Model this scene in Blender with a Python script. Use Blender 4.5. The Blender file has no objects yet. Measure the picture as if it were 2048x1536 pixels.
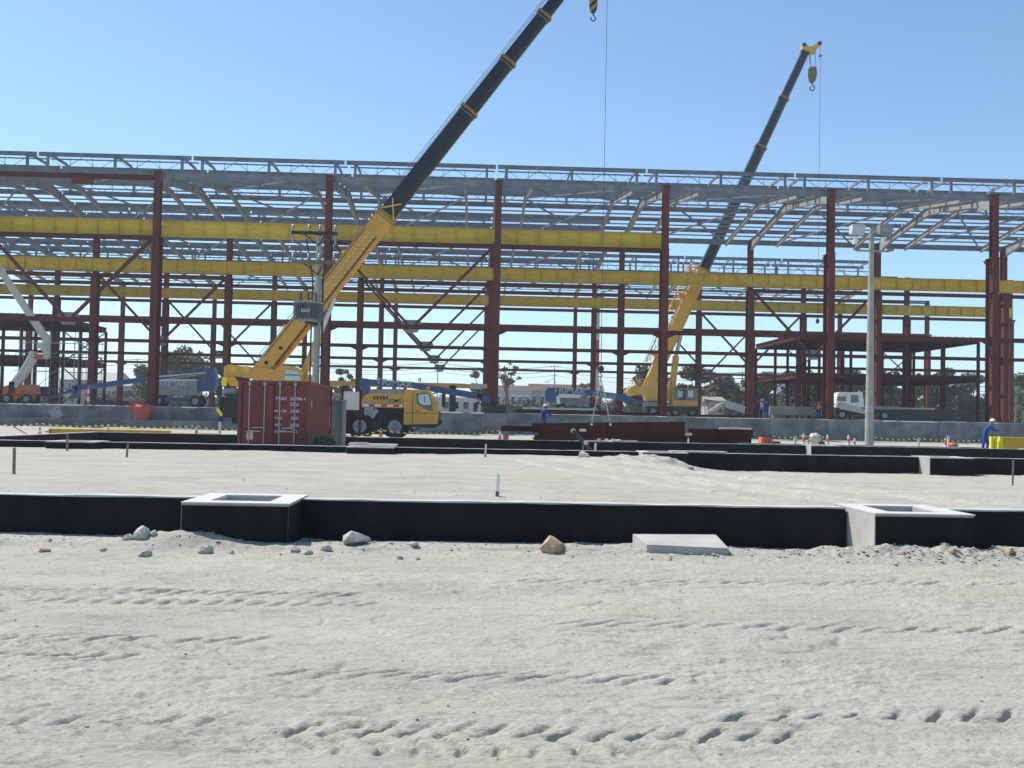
import bpy, math, random
import numpy as np
from mathutils import Vector, Matrix
R = math.radians
random.seed(7)
rng = np.random.default_rng(7)
scene = bpy.context.scene
COL = scene.collection

# ------------------------------------------------------------------ camera
EYE = Vector((0, 0, 1.6)); FPX = 2100.0
yaw, pitch, roll = R(2.13), R(1.76), R(1.12)
Fw = Vector((math.sin(yaw)*math.cos(pitch), math.cos(yaw)*math.cos(pitch), math.sin(pitch)))
R0 = Vector((math.cos(yaw), -math.sin(yaw), 0)); U0 = R0.cross(Fw)
Rt = R0*math.cos(roll)+U0*math.sin(roll); Up = -R0*math.sin(roll)+U0*math.cos(roll)
cam_data = bpy.data.cameras.new('camera'); cam = bpy.data.objects.new('camera', cam_data); COL.objects.link(cam)
m = Matrix((Rt, Up, -Fw)).transposed().to_4x4(); m.translation = EYE
cam.matrix_world = m
cam_data.sensor_width = 36; cam_data.lens = 36*FPX/2048; cam_data.clip_start = .1; cam_data.clip_end = 9000
scene.camera = cam
def at(px, py, Y):                      # photograph pixel on the vertical plane y = Y
    d = Fw+Rt*((px-1024)/FPX)-Up*((py-768)/FPX); return EYE+d*(Y/d.y)
def gr(px, py, z):                      # photograph pixel on the level z
    d = Fw+Rt*((px-1024)/FPX)-Up*((py-768)/FPX); return EYE+d*((z-1.6)/d.z)
# ------------------------------------------------------------------ sky, sun, exposure
SUN_EL, SUN_AZ = R(54), R(-55)          # azimuth from +Y, negative towards -X
world = bpy.data.worlds.new('World'); scene.world = world; world.use_nodes = True
wn = world.node_tree; wn.nodes.clear()
sky = wn.nodes.new('ShaderNodeTexSky'); sky.sky_type = 'NISHITA'; sky.sun_disc = False
sky.sun_elevation = SUN_EL; sky.sun_rotation = SUN_AZ; sky.air_density = 0.8; sky.dust_density = 0.3; sky.ozone_density = 1.5
bg = wn.nodes.new('ShaderNodeBackground'); bg.inputs['Strength'].default_value = 0.15
wo = wn.nodes.new('ShaderNodeOutputWorld')
wb = wn.nodes.new('ShaderNodeMix'); wb.data_type = 'RGBA'; wb.blend_type = 'MULTIPLY'; wb.inputs[0].default_value = 1; wb.inputs[7].default_value = (.875, 1.0, 1.02, 1)   # the camera's cool white balance
wn.links.new(sky.outputs[0], wb.inputs[6]); wn.links.new(wb.outputs[2], bg.inputs[0]); wn.links.new(bg.outputs[0], wo.inputs[0])
sd = bpy.data.lights.new('sun', 'SUN'); sd.energy = 4.8; sd.angle = R(.53); sd.color = (1, .95, .87)
sun = bpy.data.objects.new('sun', sd); COL.objects.link(sun)
to_sun = Vector((math.sin(SUN_AZ)*math.cos(SUN_EL), math.cos(SUN_AZ)*math.cos(SUN_EL), math.sin(SUN_EL)))
sun.rotation_euler = to_sun.to_track_quat('Z', 'Y').to_euler(); sun.location = (0, 0, 60)
vs = scene.view_settings; vs.view_transform = 'Standard'; vs.look = 'None'; vs.exposure = 0.3; vs.gamma = 1; vs.use_curve_mapping = False

# ------------------------------------------------------------------ materials
MATS = {}
def mat(name, col, rough=.7, metal=0., var=.12, scale=1.5, col2=None, bump=0., bscale=20., spec=.5, stretch=None, coat=0.):
    if name in MATS: return MATS[name]
    mt = bpy.data.materials.new(name); mt.use_nodes = True; nt = mt.node_tree; nt.nodes.clear()
    out = nt.nodes.new('ShaderNodeOutputMaterial'); b = nt.nodes.new('ShaderNodeBsdfPrincipled')
    nt.links.new(b.outputs[0], out.inputs[0])
    b.inputs['Roughness'].default_value = rough; b.inputs['Metallic'].default_value = metal
    b.inputs['Specular IOR Level'].default_value = spec; b.inputs['Coat Weight'].default_value = coat
    g = nt.nodes.new('ShaderNodeNewGeometry'); vec = g.outputs['Position']
    if stretch:
        mp = nt.nodes.new('ShaderNodeMapping'); mp.inputs['Scale'].default_value = stretch
        nt.links.new(vec, mp.inputs['Vector']); vec = mp.outputs[0]
    nz = nt.nodes.new('ShaderNodeTexNoise'); nz.inputs['Scale'].default_value = scale; nz.inputs['Detail'].default_value = 6; nz.inputs['Roughness'].default_value = .62
    nt.links.new(vec, nz.inputs['Vector'])
    rp = nt.nodes.new('ShaderNodeValToRGB'); rp.color_ramp.elements[0].position = .33; rp.color_ramp.elements[1].position = .68
    c = np.array(col)
    lo = np.array(col2) if col2 is not None else c*(1-var)
    hi = c if col2 is not None else np.minimum(c*(1+var), 1)
    rp.color_ramp.elements[0].color = (*lo, 1); rp.color_ramp.elements[1].color = (*hi, 1)
    nt.links.new(nz.outputs[0], rp.inputs[0]); nt.links.new(rp.outputs[0], b.inputs['Base Color'])
    if bump:
        n2 = nt.nodes.new('ShaderNodeTexNoise'); n2.inputs['Scale'].default_value = bscale; n2.inputs['Detail'].default_value = 5
        nt.links.new(g.outputs['Position'], n2.inputs['Vector'])
        bp = nt.nodes.new('ShaderNodeBump'); bp.inputs['Strength'].default_value = bump; bp.inputs['Distance'].default_value = .03
        nt.links.new(n2.outputs[0], bp.inputs['Height']); nt.links.new(bp.outputs[0], b.inputs['Normal'])
    MATS[name] = mt; return mt
def stripes(name, ca, cb, period, direction):
    mt = bpy.data.materials.new(name); mt.use_nodes = True; nt = mt.node_tree; b = nt.nodes['Principled BSDF']
    b.inputs['Roughness'].default_value = .6
    g = nt.nodes.new('ShaderNodeNewGeometry'); d = nt.nodes.new('ShaderNodeVectorMath'); d.operation = 'DOT_PRODUCT'
    d.inputs[1].default_value = direction; nt.links.new(g.outputs['Position'], d.inputs[0])
    f = nt.nodes.new('ShaderNodeMath'); f.operation = 'DIVIDE'; f.inputs[1].default_value = period; nt.links.new(d.outputs['Value'], f.inputs[0])
    fr = nt.nodes.new('ShaderNodeMath'); fr.operation = 'FRACT'; nt.links.new(f.outputs[0], fr.inputs[0])
    gt = nt.nodes.new('ShaderNodeMath'); gt.operation = 'GREATER_THAN'; gt.inputs[1].default_value = .5; nt.links.new(fr.outputs[0], gt.inputs[0])
    mx = nt.nodes.new('ShaderNodeMix'); mx.data_type = 'RGBA'; mx.inputs[6].default_value = (*ca, 1); mx.inputs[7].default_value = (*cb, 1)
    nt.links.new(gt.outputs[0], mx.inputs[0]); nt.links.new(mx.outputs[2], b.inputs['Base Color'])
    MATS[name] = mt; return mt
RED = mat('red_oxide_steel', (.118, .029, .022), .75, 0, .28, .7, bump=.1, spec=.25)
RED2 = mat('red_steel_floor', (.070, .018, .014), .8, 0, .25, .9, spec=.2)
GREY = mat('grey_steel', (.20, .225, .255), .6, .0, .25, .8, spec=.3)  # paled and blued so the colour itself carries distance haze
GREYL = mat('primed_rafter', (.29, .29, .28), .65, 0, .12, .8, spec=.3)
YEL = mat('girder_yellow', (.72, .50, .028), .65, 0, 0, .9, (.56, .37, .035), stretch=(1, 1, 3))
CYEL = mat('crane_yellow', (.62, .30, .014), .32, 0, .06, 1.2, coat=.4)
COLM = mat('collar_dull', (.26, .17, .05), .6, 0, .2, 3)
CYEL2 = mat('crane_yellow_bright', (.78, .43, .03), .35, 0, .06, 1.2, coat=.3)
BLACKB = mat('boom_black', (.008, .011, .017), .3, 0, .2, 1.5, spec=.35, coat=.2)
DARK = mat('dark_metal', (.02, .021, .023), .55, 0, .3, 3)
TYRE = mat('tyre_rubber', (.022, .022, .022), .85, 0, .3, 5)
RIM = mat('wheel_rim', (.32, .34, .36), .5, .4, .15, 3)
CONC = mat('concrete', (.46, .45, .42), .85, 0, 0, 1.6, (.34, .33, .31), bump=.25, bscale=30)
CAPM = mat('beam_cap', (.47, .465, .44), .9, 0, .15, 2.5, bump=.2, bscale=40)
CONCL = mat('concrete_top', (.52, .51, .48), .9, 0, .08, 3, bump=.2, bscale=40)
CONCW = mat('concrete_wall', (.30, .30, .29), .9, 0, 0, .55, (.11, .112, .115), bump=.4, bscale=8)
BITU = mat('bitumen', (.017, .016, .015), .88, 0, 0, 2.2, (.0065, .0065, .0063), bump=.6, bscale=30, spec=.2, stretch=(1, 1, .5))
CONT = mat('container_red', (.215, .030, .023), .55, 0, .22, 2.2, (.13, .024, .020), stretch=(1, 1, .45))
WHITE = mat('white_paint', (.78, .78, .76), .5, 0, .06, 2)
OFFW = mat('off_white_paint', (.55, .53, .47), .5, 0, .12, 2)
LIFTT = mat('faded_lettering', (.38, .42, .48), .7, 0, .1, 3)
BLUE = mat('lift_blue', (.02, .07, .20), .4, 0, .15, 1.5)
LGREY = mat('lift_grey', (.22, .23, .24), .55, 0, .15, 1.5)
ORANGE = mat('lift_orange', (.50, .11, .03), .5, 0, .15, 2)
SAFE = mat('safety_orange', (.85, .16, .025), .55, 0, .06, 5)
GLASS = mat('dark_glass', (.03, .045, .055), .06, 0, .2, 2, spec=.8)
SKYGL = mat('pale_glass', (.42, .55, .60), .06, 0, .1, 2, spec=.9)
STEEL = mat('bright_steel', (.55, .56, .57), .3, .7, .1, 3)
GALV = mat('galvanised', (.27, .285, .30), .45, .35, .12, 6)
POLEC = mat('pole_concrete', (.36, .345, .31), .85, 0, .14, 1.5, bump=.15)
WOOD = mat('timber', (.55, .40, .22), .8, 0, .25, 5)
WOODD = mat('old_timber', (.20, .16, .125), .85, 0, .3, 6)
PINE = mat('pale_plank', (.74, .60, .40), .8, 0, .15, 5)
ROCK = mat('rock_grey', (.40, .385, .36), .9, 0, .25, 7, bump=.5, bscale=25)
PEB = mat('pebble', (.38, .365, .335), .95, 0, .22, 9)
PEBB = mat('pebble_warm', (.36, .325, .26), .95, 0, .22, 9)
ROCKB = mat('rock_brown', (.36, .27, .17), .9, 0, .25, 7, bump=.5, bscale=25)
SIGY = mat('bright_yellow', (.86, .74, .03), .5, 0, .04, 3)
TEXTW = mat('white_lettering', (.80, .80, .80), .6, 0, .03, 3)
TEXTD = mat('dark_lettering', (.05, .045, .04), .6, 0, .03, 3)
MESHR = mat('red_mesh', (.50, .09, .07), .7, 0, .25, 8)
DENIM = mat('overall_blue', (.012, .045, .28), .85, 0, .2, 6)
NAVY = mat('dark_clothes', (.012, .016, .035), .85, 0, .2, 6)
VEST = mat('orange_vest', (.85, .22, .04), .8, 0, .1, 6)
SHIRT = mat('pale_shirt', (.62, .68, .75), .85, 0, .08, 6)
PINK = mat('pink_shirt', (.55, .06, .22), .85, 0, .1, 6)
SKIN = mat('skin', (.28, .15, .09), .6, 0, .08, 9)
LEAF1 = mat('leaf_olive', (.135, .145, .085), .75, 0, .35, .35)  # this and the next two leaf tones are lightened to stand for haze
LEAF2 = mat('leaf_dark', (.09, .115, .06), .75, 0, .4, .35)
LEAF3 = mat('leaf_pale', (.15, .15, .09), .8, 0, .3, .35)
BARK = mat('bark', (.16, .13, .10), .9, 0, .25, 2)
TILE = mat('roof_tile', (.12, .07, .055), .85, 0, .25, 1)
TILEG = mat('roof_sheet', (.36, .35, .33), .7, 0, .15, 1)
HOUSEW = mat('house_wall', (.50, .50, .48), .85, 0, .12, .5)
HOUSEG = mat('house_wall_grey', (.33, .35, .38), .85, 0, .15, .5)
TAPE = stripes('hazard_tape', (.02, .02, .02), (.85, .66, .06), .27, (.87, 0, .5))
BLOCKS = stripes('hook_block_stripes', (.03, .028, .025), (.36, .27, .07), .30, (.72, 0, -.69))
HAZ = stripes('counterweight_stripes', (.03, .03, .03), (.74, .36, .018), .9, (.77, 0, .64))
REDW = stripes('marker_red_white', (.75, .75, .73), (.60, .05, .04), .62, (1, 0, 0))
MAST = stripes('mast_red_white', (.62, .14, .07), (.72, .72, .70), 9.0, (0, 0, 1))

# ------------------------------------------------------------------ mesh helpers
class MB:
    def __init__(s): s.v = []; s.f = []; s.m = []
    def add(s, vs_, fs, mi=0):
        o = len(s.v); s.v += [tuple(v) for v in vs_]; s.f += [tuple(i+o for i in f) for f in fs]; s.m += [mi]*len(fs); return s
    def box(s, c, d, mi=0, rot=None):
        x, y, z = (k/2 for k in d); c = Vector(c)
        P = [Vector(p) for p in ((-x,-y,-z),(x,-y,-z),(x,y,-z),(-x,y,-z),(-x,-y,z),(x,-y,z),(x,y,z),(-x,y,z))]
        if rot is not None: P = [rot @ p for p in P]
        return s.add([c+p for p in P], [(0,3,2,1),(4,5,6,7),(0,1,5,4),(1,2,6,5),(2,3,7,6),(3,0,4,7)], mi)
    def bb(s, a, b, mi=0):
        return s.box([(p+q)/2 for p, q in zip(a, b)], [abs(q-p) for p, q in zip(a, b)], mi)
    def loft(s, rings, mi=0, caps=True):
        n = len(rings[0]); vs_ = [p for r in rings for p in r]; fs = []
        for k in range(len(rings)-1):
            for i in range(n): j = (i+1) % n; fs.append((k*n+i, k*n+j, (k+1)*n+j, (k+1)*n+i))
        if caps: fs.append(tuple(range(n-1, -1, -1))); fs.append(tuple((len(rings)-1)*n+i for i in range(n)))
        return s.add(vs_, fs, mi)
    def frame(s, a, b, up=(0, 0, 1)):
        t = (Vector(b)-Vector(a)).normalized(); u = Vector(up)
        if abs(t.dot(u)) > .98: u = Vector((0, 1, 0))
        sd_ = t.cross(u).normalized(); return t, sd_, sd_.cross(t)
    def bar(s, a, b, w, h, w2=None, h2=None, mi=0, up=(0, 0, 1)):
        a, b = Vector(a), Vector(b); t, x, y = s.frame(a, b, up); w2 = w if w2 is None else w2; h2 = h if h2 is None else h2
        f = lambda p, W, H: [p+x*i*W/2+y*j*H/2 for i, j in ((-1,-1),(1,-1),(1,1),(-1,1))]
        return s.loft([f(a, w, h), f(b, w2, h2)], mi)
    def ibar(s, a, b, w, h, h2=None, tf=.035, tw=.03, mi=0, up=(0, 0, 1)):
        a, b = Vector(a), Vector(b); t, x, y = s.frame(a, b, up); h2 = h if h2 is None else h2
        s.bar(a+y*(h-tf)/2, b+y*(h2-tf)/2, w, tf, mi=mi, up=up); s.bar(a-y*(h-tf)/2, b-y*(h2-tf)/2, w, tf, mi=mi, up=up)
        return s.bar(a, b, tw, h-2*tf-.002, tw, h2-2*tf-.002, mi=mi, up=up)
    def tube(s, pts, r, n=8, mi=0, r2=None):
        pts = [Vector(p) for p in pts]; rs = []
        for k, p in enumerate(pts):
            a = pts[max(k-1, 0)]; b = pts[min(k+1, len(pts)-1)]; t, x, y = s.frame(a, b)
            rr = r if r2 is None else r+(r2-r)*k/max(len(pts)-1, 1)
            rs.append([p+x*rr*math.cos(2*math.pi*i/n)+y*rr*math.sin(2*math.pi*i/n) for i in range(n)])
        return s.loft(rs, mi)
    def lathe(s, c, prof, n=12, mi=0, axis='z', caps=True):
        rs = []
        for r, h in prof:
            ring = []
            for i in range(n):
                a = 2*math.pi*i/n; p = (r*math.cos(a), r*math.sin(a), h)
                if axis == 'y': p = (p[0], p[2], p[1])
                if axis == 'x': p = (p[2], p[0], p[1])
                ring.append(Vector(c)+Vector(p))
            rs.append(ring)
        return s.loft(rs, mi, caps)
    def prism(s, poly, y0, y1, mi=0):          # (x, z) outline extruded along y
        return s.loft([[(x, y0, z) for x, z in poly], [(x, y1, z) for x, z in poly]], mi)
    def prismx(s, poly, x0, x1, mi=0):         # (y, z) outline extruded along x
        return s.loft([[(x0, y, z) for y, z in poly], [(x1, y, z) for y, z in poly]], mi)
    def mesh(s, name, mats, smooth=False):
        me = bpy.data.meshes.new(name); me.from_pydata(s.v, [], s.f)
        for mm in (mats if isinstance(mats, (list, tuple)) else [mats]): me.materials.append(mm)
        me.polygons.foreach_set('material_index', s.m)
        import bmesh
        b = bmesh.new(); b.from_mesh(me); bmesh.ops.recalc_face_normals(b, faces=b.faces); b.to_mesh(me); b.free()
        if smooth: me.polygons.foreach_set('use_smooth', [True]*len(me.polygons))
        me.update(); return me
    def build(s, name, mats, parent=None, loc=None, smooth=False):
        """verts in world coordinates when loc is None, else local to loc (in the thing's own frame)."""
        me = s.mesh(name, mats, smooth); return place(name, me, parent, loc)
def wloc(o):
    v = Vector((0, 0, 0))
    while o is not None: v = v+Vector(o.location); o = o.parent
    return v
def place(name, me, parent=None, loc=None):
    o = bpy.data.objects.new(name, me); COL.objects.link(o)
    if parent is not None: o.parent = parent
    if loc is None:
        o.location = -wloc(parent) if parent is not None else (0, 0, 0)
    else: o.location = loc
    return o
def tag(o, label=None, cat=None, group=None, kind=None):
    if label: o['label'] = label
    if cat: o['category'] = cat
    if group: o['group'] = group
    if kind: o['kind'] = kind
    return o
def thing(name, label, cat, loc=(0, 0, 0), group=None, rz=0):
    o = bpy.data.objects.new(name, None); COL.objects.link(o); o.location = loc; o.rotation_euler[2] = rz
    o.empty_display_size = .3
    return tag(o, label, cat, group)
def text(s, size, name, mt, parent, loc, rx=90, rz=0, ry=0, bold=.0, depth=.004, align='CENTER', sx=1.0):
    c = bpy.data.curves.new(name, 'FONT'); c.body = s; c.size = size; c.extrude = depth; c.align_x = align; c.align_y = 'CENTER'; c.offset = bold
    o = bpy.data.objects.new('tmp', c); COL.objects.link(o)
    dg = bpy.context.evaluated_depsgraph_get(); me = bpy.data.meshes.new_from_object(o.evaluated_get(dg))
    bpy.data.objects.remove(o); me.name = name; me.materials.clear(); me.materials.append(mt)
    t = place(name, me, parent, loc); t.rotation_euler = (R(rx), R(ry), R(rz)); t.scale = (sx, 1, 1); return t
def copy_tree(o, parent=None):
    c = o.copy(); COL.objects.link(c); c.parent = parent
    for ch in o.children: copy_tree(ch, c)
    return c

# ------------------------------------------------------------------ value noise
_tab = rng.random((512, 512))
def vnoise(x, y):
    xi = np.floor(x).astype(int); yi = np.floor(y).astype(int); fx = x-xi; fy = y-yi
    fx = fx*fx*(3-2*fx); fy = fy*fy*(3-2*fy); g = lambda i, j: _tab[i % 512, j % 512]
    return (g(xi, yi)*(1-fx)+g(xi+1, yi)*fx)*(1-fy)+(g(xi, yi+1)*(1-fx)+g(xi+1, yi+1)*fx)*fy-.5
def fbm(x, y, o=5, g=.5):
    r = 0; a = 1.
    for k in range(o): r = r+a*vnoise(x*2**k+17.3*k, y*2**k+41.7*k); a *= g
    return r
def sst(x, a, b): t = np.clip((x-a)/(b-a), 0, 1); return t*t*(3-2*t)

# ------------------------------------------------------------------ the ground: one sheet
YB1, YB2, YB3 = 13.45, 35.2, 49.6
FLOOR = 1.87
lugs = []
def lug_row(y0, x0, x1, dx, w, tilt, depth, slope=0., two=False):
    n = int((x1-x0)/dx)
    for k in range(n):
        x = x0+k*dx+random.uniform(-.02, .02); y = y0+(x-x0)*slope
        for sgn in ((1, -1) if two else (1,)):
            if random.random() < .04: continue
            lugs.append((x+sgn*tilt*w*.5*(0 if not two else .5), y+sgn*(w*.27 if two else 0), w*(.5 if two else 1), tilt*sgn if two else tilt, depth*random.uniform(.7, 1.15)))
lug_row(9.35, -5.4, -.9, .185, .46, .9, .040, -.012, True)
lug_row(8.95, -3.6, -.6, .185, .22, .6, .035, -.012)
lug_row(7.35, -4.6, -1.2, .20, .50, .9, .040, -.02, True)
lug_row(6.95, -4.4, -2.0, .20, .24, .7, .035, -.02)
lug_row(5.25, -.9, 1.9, .19, .44, .8, .038, .0, True)
lug_row(5.02, -.6, 1.2, .19, .14, .2, .03, .0)
lug_row(6.55, -1.2, 1.6, .21, .30, 1.2, .036, -.03)
lug_row(5.6, 1.4, 3.2, .22, .34, .9, .04, .05, True)
lug_row(5.35, -2.8, -.9, .24, .30, .9, .034, .03, True)
lug_row(10.4, .5, 6, .26, .3, 1.4, .03, .02)
lug_row(8.2, .8, 5, .24, .3, 1.3, .03, -.03)
def hfun(X, Y):
    h = np.zeros_like(X)
    near = sst(Y, 33, 12)*0+1
    # low swell and scraped streaks running along x
    h += .05*fbm(X*.11+3, Y*.2+1, 3)*sst(Y, 2, 8)+.016*np.abs(fbm(X*.28+2, Y*4.2+6, 4, .6))*sst(Y, 34, 25)
    amp = np.where(Y < 12.2, 1., np.where(Y < 34, .8, .9))
    h += amp*.016*fbm(X*.7, Y*3.4, 4)
    h += amp*.016*np.abs(fbm(X*1.6+9, Y*7.5+4, 4))
    h += .011*fbm(X*7, Y*9, 4)*sst(Y, 30, 14)
    pm = .25+.75*sst(fbm(X*.45+77, Y*.9+13, 4), -.05, .3)
    rdg = 1-2*np.abs(fbm(X*2.3+5, Y*5.2+2, 4, .55)); h += .026*pm*np.maximum(rdg-.55, 0)*sst(Y, 34, 16)
    h += .013*pm*fbm(X*13, Y*19, 3, .6)*sst(Y, 16, 9)
    sc = sst(fbm(X*1.1+19, Y*2.7+23, 4), .12, .30); h -= .013*sc*(.6+1.2*fbm(X*9, Y*12, 3))*sst(Y, 34, 20)
    # footprints and churned patches
    ch = sst(fbm(X*.5+31, Y*.8+7, 3), .12, .45)
    h += .014*ch*fbm(X*4.5+2, Y*6+5, 4, .6)*sst(Y, 13, 11)
    ch2 = sst(fbm(X*.8+61, Y*1.1+17, 3), .05, .4)
    h += -.016*ch2*sst(np.abs(vnoise(X*3.1+8, Y*4.2+3)), .12, .02)*sst(Y, 12, 10.5)
    for x, y, w, tilt, d in lugs:
        msk = (np.abs(X-x) < .4) & (np.abs(Y-y) < .5)
        if not msk.any(): continue
        dx = X[msk]-x; dy = Y[msk]-y; u = dx-tilt*dy
        jit = 1+.5*vnoise(X[msk]*14, Y[msk]*14)
        prof = np.exp(-(np.abs(u)/(.016+.0014*y))**3)*np.exp(-(dy/(w*.5))**4)*(.6+.8*(vnoise(X[msk]*9+3, Y[msk]*9)+.5))
        rim = np.exp(-((u+.085)/.04)**2)*np.exp(-(dy/(w*.5))**4)
        h[msk] += -d*prof*jit+d*.16*rim
    # spoil at the foot of the first beam
    foot = np.exp(-((Y-12.55)/.32)**2)
    h += foot*(.055+.12*np.maximum(fbm(X*1.2+5, Y*2+8, 4), 0))*sst(Y, 13.6, 13.2)
    mound = np.exp(-((X-5.2)/1.5)**2)*np.exp(-((Y-12.25)/.34)**2); h += mound*(.09+.13*np.abs(fbm(X*3.2, Y*3.2, 4, .6)))
    mound = np.exp(-((X+3.3)/.55)**2)*np.exp(-((Y-12.55)/.3)**2); h += mound*(.12+.06*fbm(X*3, Y*3, 3))
    dip = np.exp(-((X-4.1)/.8)**2)*np.exp(-((Y-13)/.6)**2); h -= .07*dip
    # fill behind the first beam
    mid = sst(Y, YB1+.1, YB1+.9)*sst(Y, YB2+1.6, YB2-.2)
    drop = sst(X+.9*fbm(X*.4, Y*.35, 3), 4.6, 8.4)*sst(Y, 20, 31)
    h += mid*(.27-.36*drop+.05*np.exp(-((X-2)/3)**2)*sst(Y, 26, 33))
    h += mid*.05*np.maximum(fbm(X*.7+40, Y*1.3+3, 4), 0)
    spoil = np.exp(-((X-5.6)/1.5)**2)*np.exp(-((Y-32.6)/1.3)**2); h += spoil*(.16+.25*np.abs(fbm(X*1.7, Y*1.7, 4)))
    # wheel ruts curving across the fill
    for o, d in ((0, .10), (-.42, .07), (-1.9, .09), (-2.35, .06), (-3.6, .05), (.5, .04)):
        xr = 7.6-(Y-20.5)*.30+.004*(Y-20.5)**2+o+.12*vnoise(Y*.6+o, Y*0+3)
        h += mid*d*(-np.exp(-((X-xr)/.10)**2)+.5*np.exp(-((X-xr-.2)/.09)**2))*sst(Y, 16, 19)*sst(Y, 34, 31)*(1+.9*vnoise(X*1.5, Y*1.2))
    h += mid*.03*np.abs(fbm(X*2.2+3, Y*2.2+9, 4, .6))*sst(X, 2.5, 6)*sst(Y, 17, 24)
    # bank under the new hall
    h += FLOOR*sst(Y, 93.85, 94.15)+.06*fbm(X*.2, Y*.2, 4)*sst(Y, 95, 100)
    h += .10*sst(Y, 36, 40)*sst(Y, 93, 88)*fbm(X*.25, Y*.25, 4)
    return h
ys = [-70, -35, -15, -6, -1, 1.5]; y = 3.3
while y < 36: ys.append(y); y *= 1.0029
while y < 93: ys.append(y); y *= 1.011
ys += [93.5, 93.85, 93.95, 94.05, 94.15]; y = 95
while y < 190: ys.append(y); y *= 1.02
while y < 2600: ys.append(y); y *= 1.16
s_in = np.linspace(-.62, .62, 800)
ext = .62+np.array([.02, .06, .13, .25, .5, .9, 1.6, 2.4])
ss = np.concatenate([-ext[::-1], s_in, ext])
ys = np.array(ys); W = np.maximum(ys, 3.3)
X = ss[None, :]*W[:, None]+.0355*np.maximum(ys, 0)[:, None]*0; Yg = np.repeat(ys[:, None], len(ss), 1)
H = hfun(X, Yg)
nr, nc = X.shape
idx = np.arange(nr*nc).reshape(nr, nc)
q = np.stack([idx[:-1, :-1], idx[:-1, 1:], idx[1:, 1:], idx[1:, :-1]], -1).reshape(-1, 4)
me = bpy.data.meshes.new('ground'); me.vertices.add(nr*nc); me.vertices.foreach_set('co', np.stack([X, Yg, H], -1).reshape(-1).astype(np.float32))
me.loops.add(q.size); me.loops.foreach_set('vertex_index', q.reshape(-1).astype(np.int32))
me.polygons.add(len(q)); me.polygons.foreach_set('loop_start', np.arange(0, q.size, 4, dtype=np.int32)); me.polygons.foreach_set('loop_total', np.full(len(q), 4, np.int32))
me.polygons.foreach_set('use_smooth', np.ones(len(q), bool)); me.update(calc_edges=True)
def ground_mat():
    mt = bpy.data.materials.new('sandy_soil'); mt.use_nodes = True; nt = mt.node_tree; b = nt.nodes['Principled BSDF']
    b.inputs['Roughness'].default_value = .95; b.inputs['Specular IOR Level'].default_value = .15
    g = nt.nodes.new('ShaderNodeNewGeometry')
    def noise(sc, stretch, det=6):
        mp = nt.nodes.new('ShaderNodeMapping'); mp.inputs['Scale'].default_value = stretch; nt.links.new(g.outputs['Position'], mp.inputs[0])
        n = nt.nodes.new('ShaderNodeTexNoise'); n.inputs['Scale'].default_value = sc; n.inputs['Detail'].default_value = det; n.inputs['Roughness'].default_value = .65
        nt.links.new(mp.outputs[0], n.inputs['Vector']); return n.outputs[0]
    def ramp(fac, a, ca, b_, cb):
        r = nt.nodes.new('ShaderNodeValToRGB'); r.color_ramp.elements[0].position = a; r.color_ramp.elements[1].position = b_
        r.color_ramp.elements[0].color = (*ca, 1); r.color_ramp.elements[1].color = (*cb, 1); nt.links.new(fac, r.inputs[0]); return r.outputs[0]
    def mix(fac, a, b_, mode='MIX'):
        mx = nt.nodes.new('ShaderNodeMix'); mx.data_type = 'RGBA'; mx.blend_type = mode
        nt.links.new(fac, mx.inputs[0]) if not isinstance(fac, float) else setattr(mx.inputs[0], 'default_value', fac)
        nt.links.new(a, mx.inputs[6]); nt.links.new(b_, mx.inputs[7]); return mx.outputs[2]
    base = ramp(noise(.55, (1, 1.6, 1)), .3, (.365, .348, .298), .7, (.47, .448, .385))
    warm = ramp(noise(.25, (1, 1.3, 1), 4), .5, (1, 1, 1), .75, (1.0, .98, .90))
    c = mix(1., base, warm, 'MULTIPLY')
    streak = ramp(noise(1.3, (1, 4.5, 1), 8), .28, (.70, .70, .695), .45, (1, 1, 1)); c = mix(1., c, streak, 'MULTIPLY')
    fine = ramp(noise(26, (1, 1, 1), 6), .34, (.84, .84, .84), .56, (1.03, 1.03, 1.03)); c = mix(1., c, fine, 'MULTIPLY')
    nt.links.new(c, b.inputs['Base Color'])
    n2 = noise(22, (1, 1.8, 1), 9); bp = nt.nodes.new('ShaderNodeBump'); bp.inputs['Strength'].default_value = .75; bp.inputs['Distance'].default_value = .035
    nt.links.new(n2, bp.inputs['Height']); nt.links.new(bp.outputs[0], b.inputs['Normal']); return mt
me.materials.append(ground_mat())
ground = bpy.data.objects.new('ground', me); COL.objects.link(ground); tag(ground, kind='structure')
def hz(x, y): return float(hfun(np.array([[float(x)]]), np.array([[float(y)]]))[0, 0])

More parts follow.
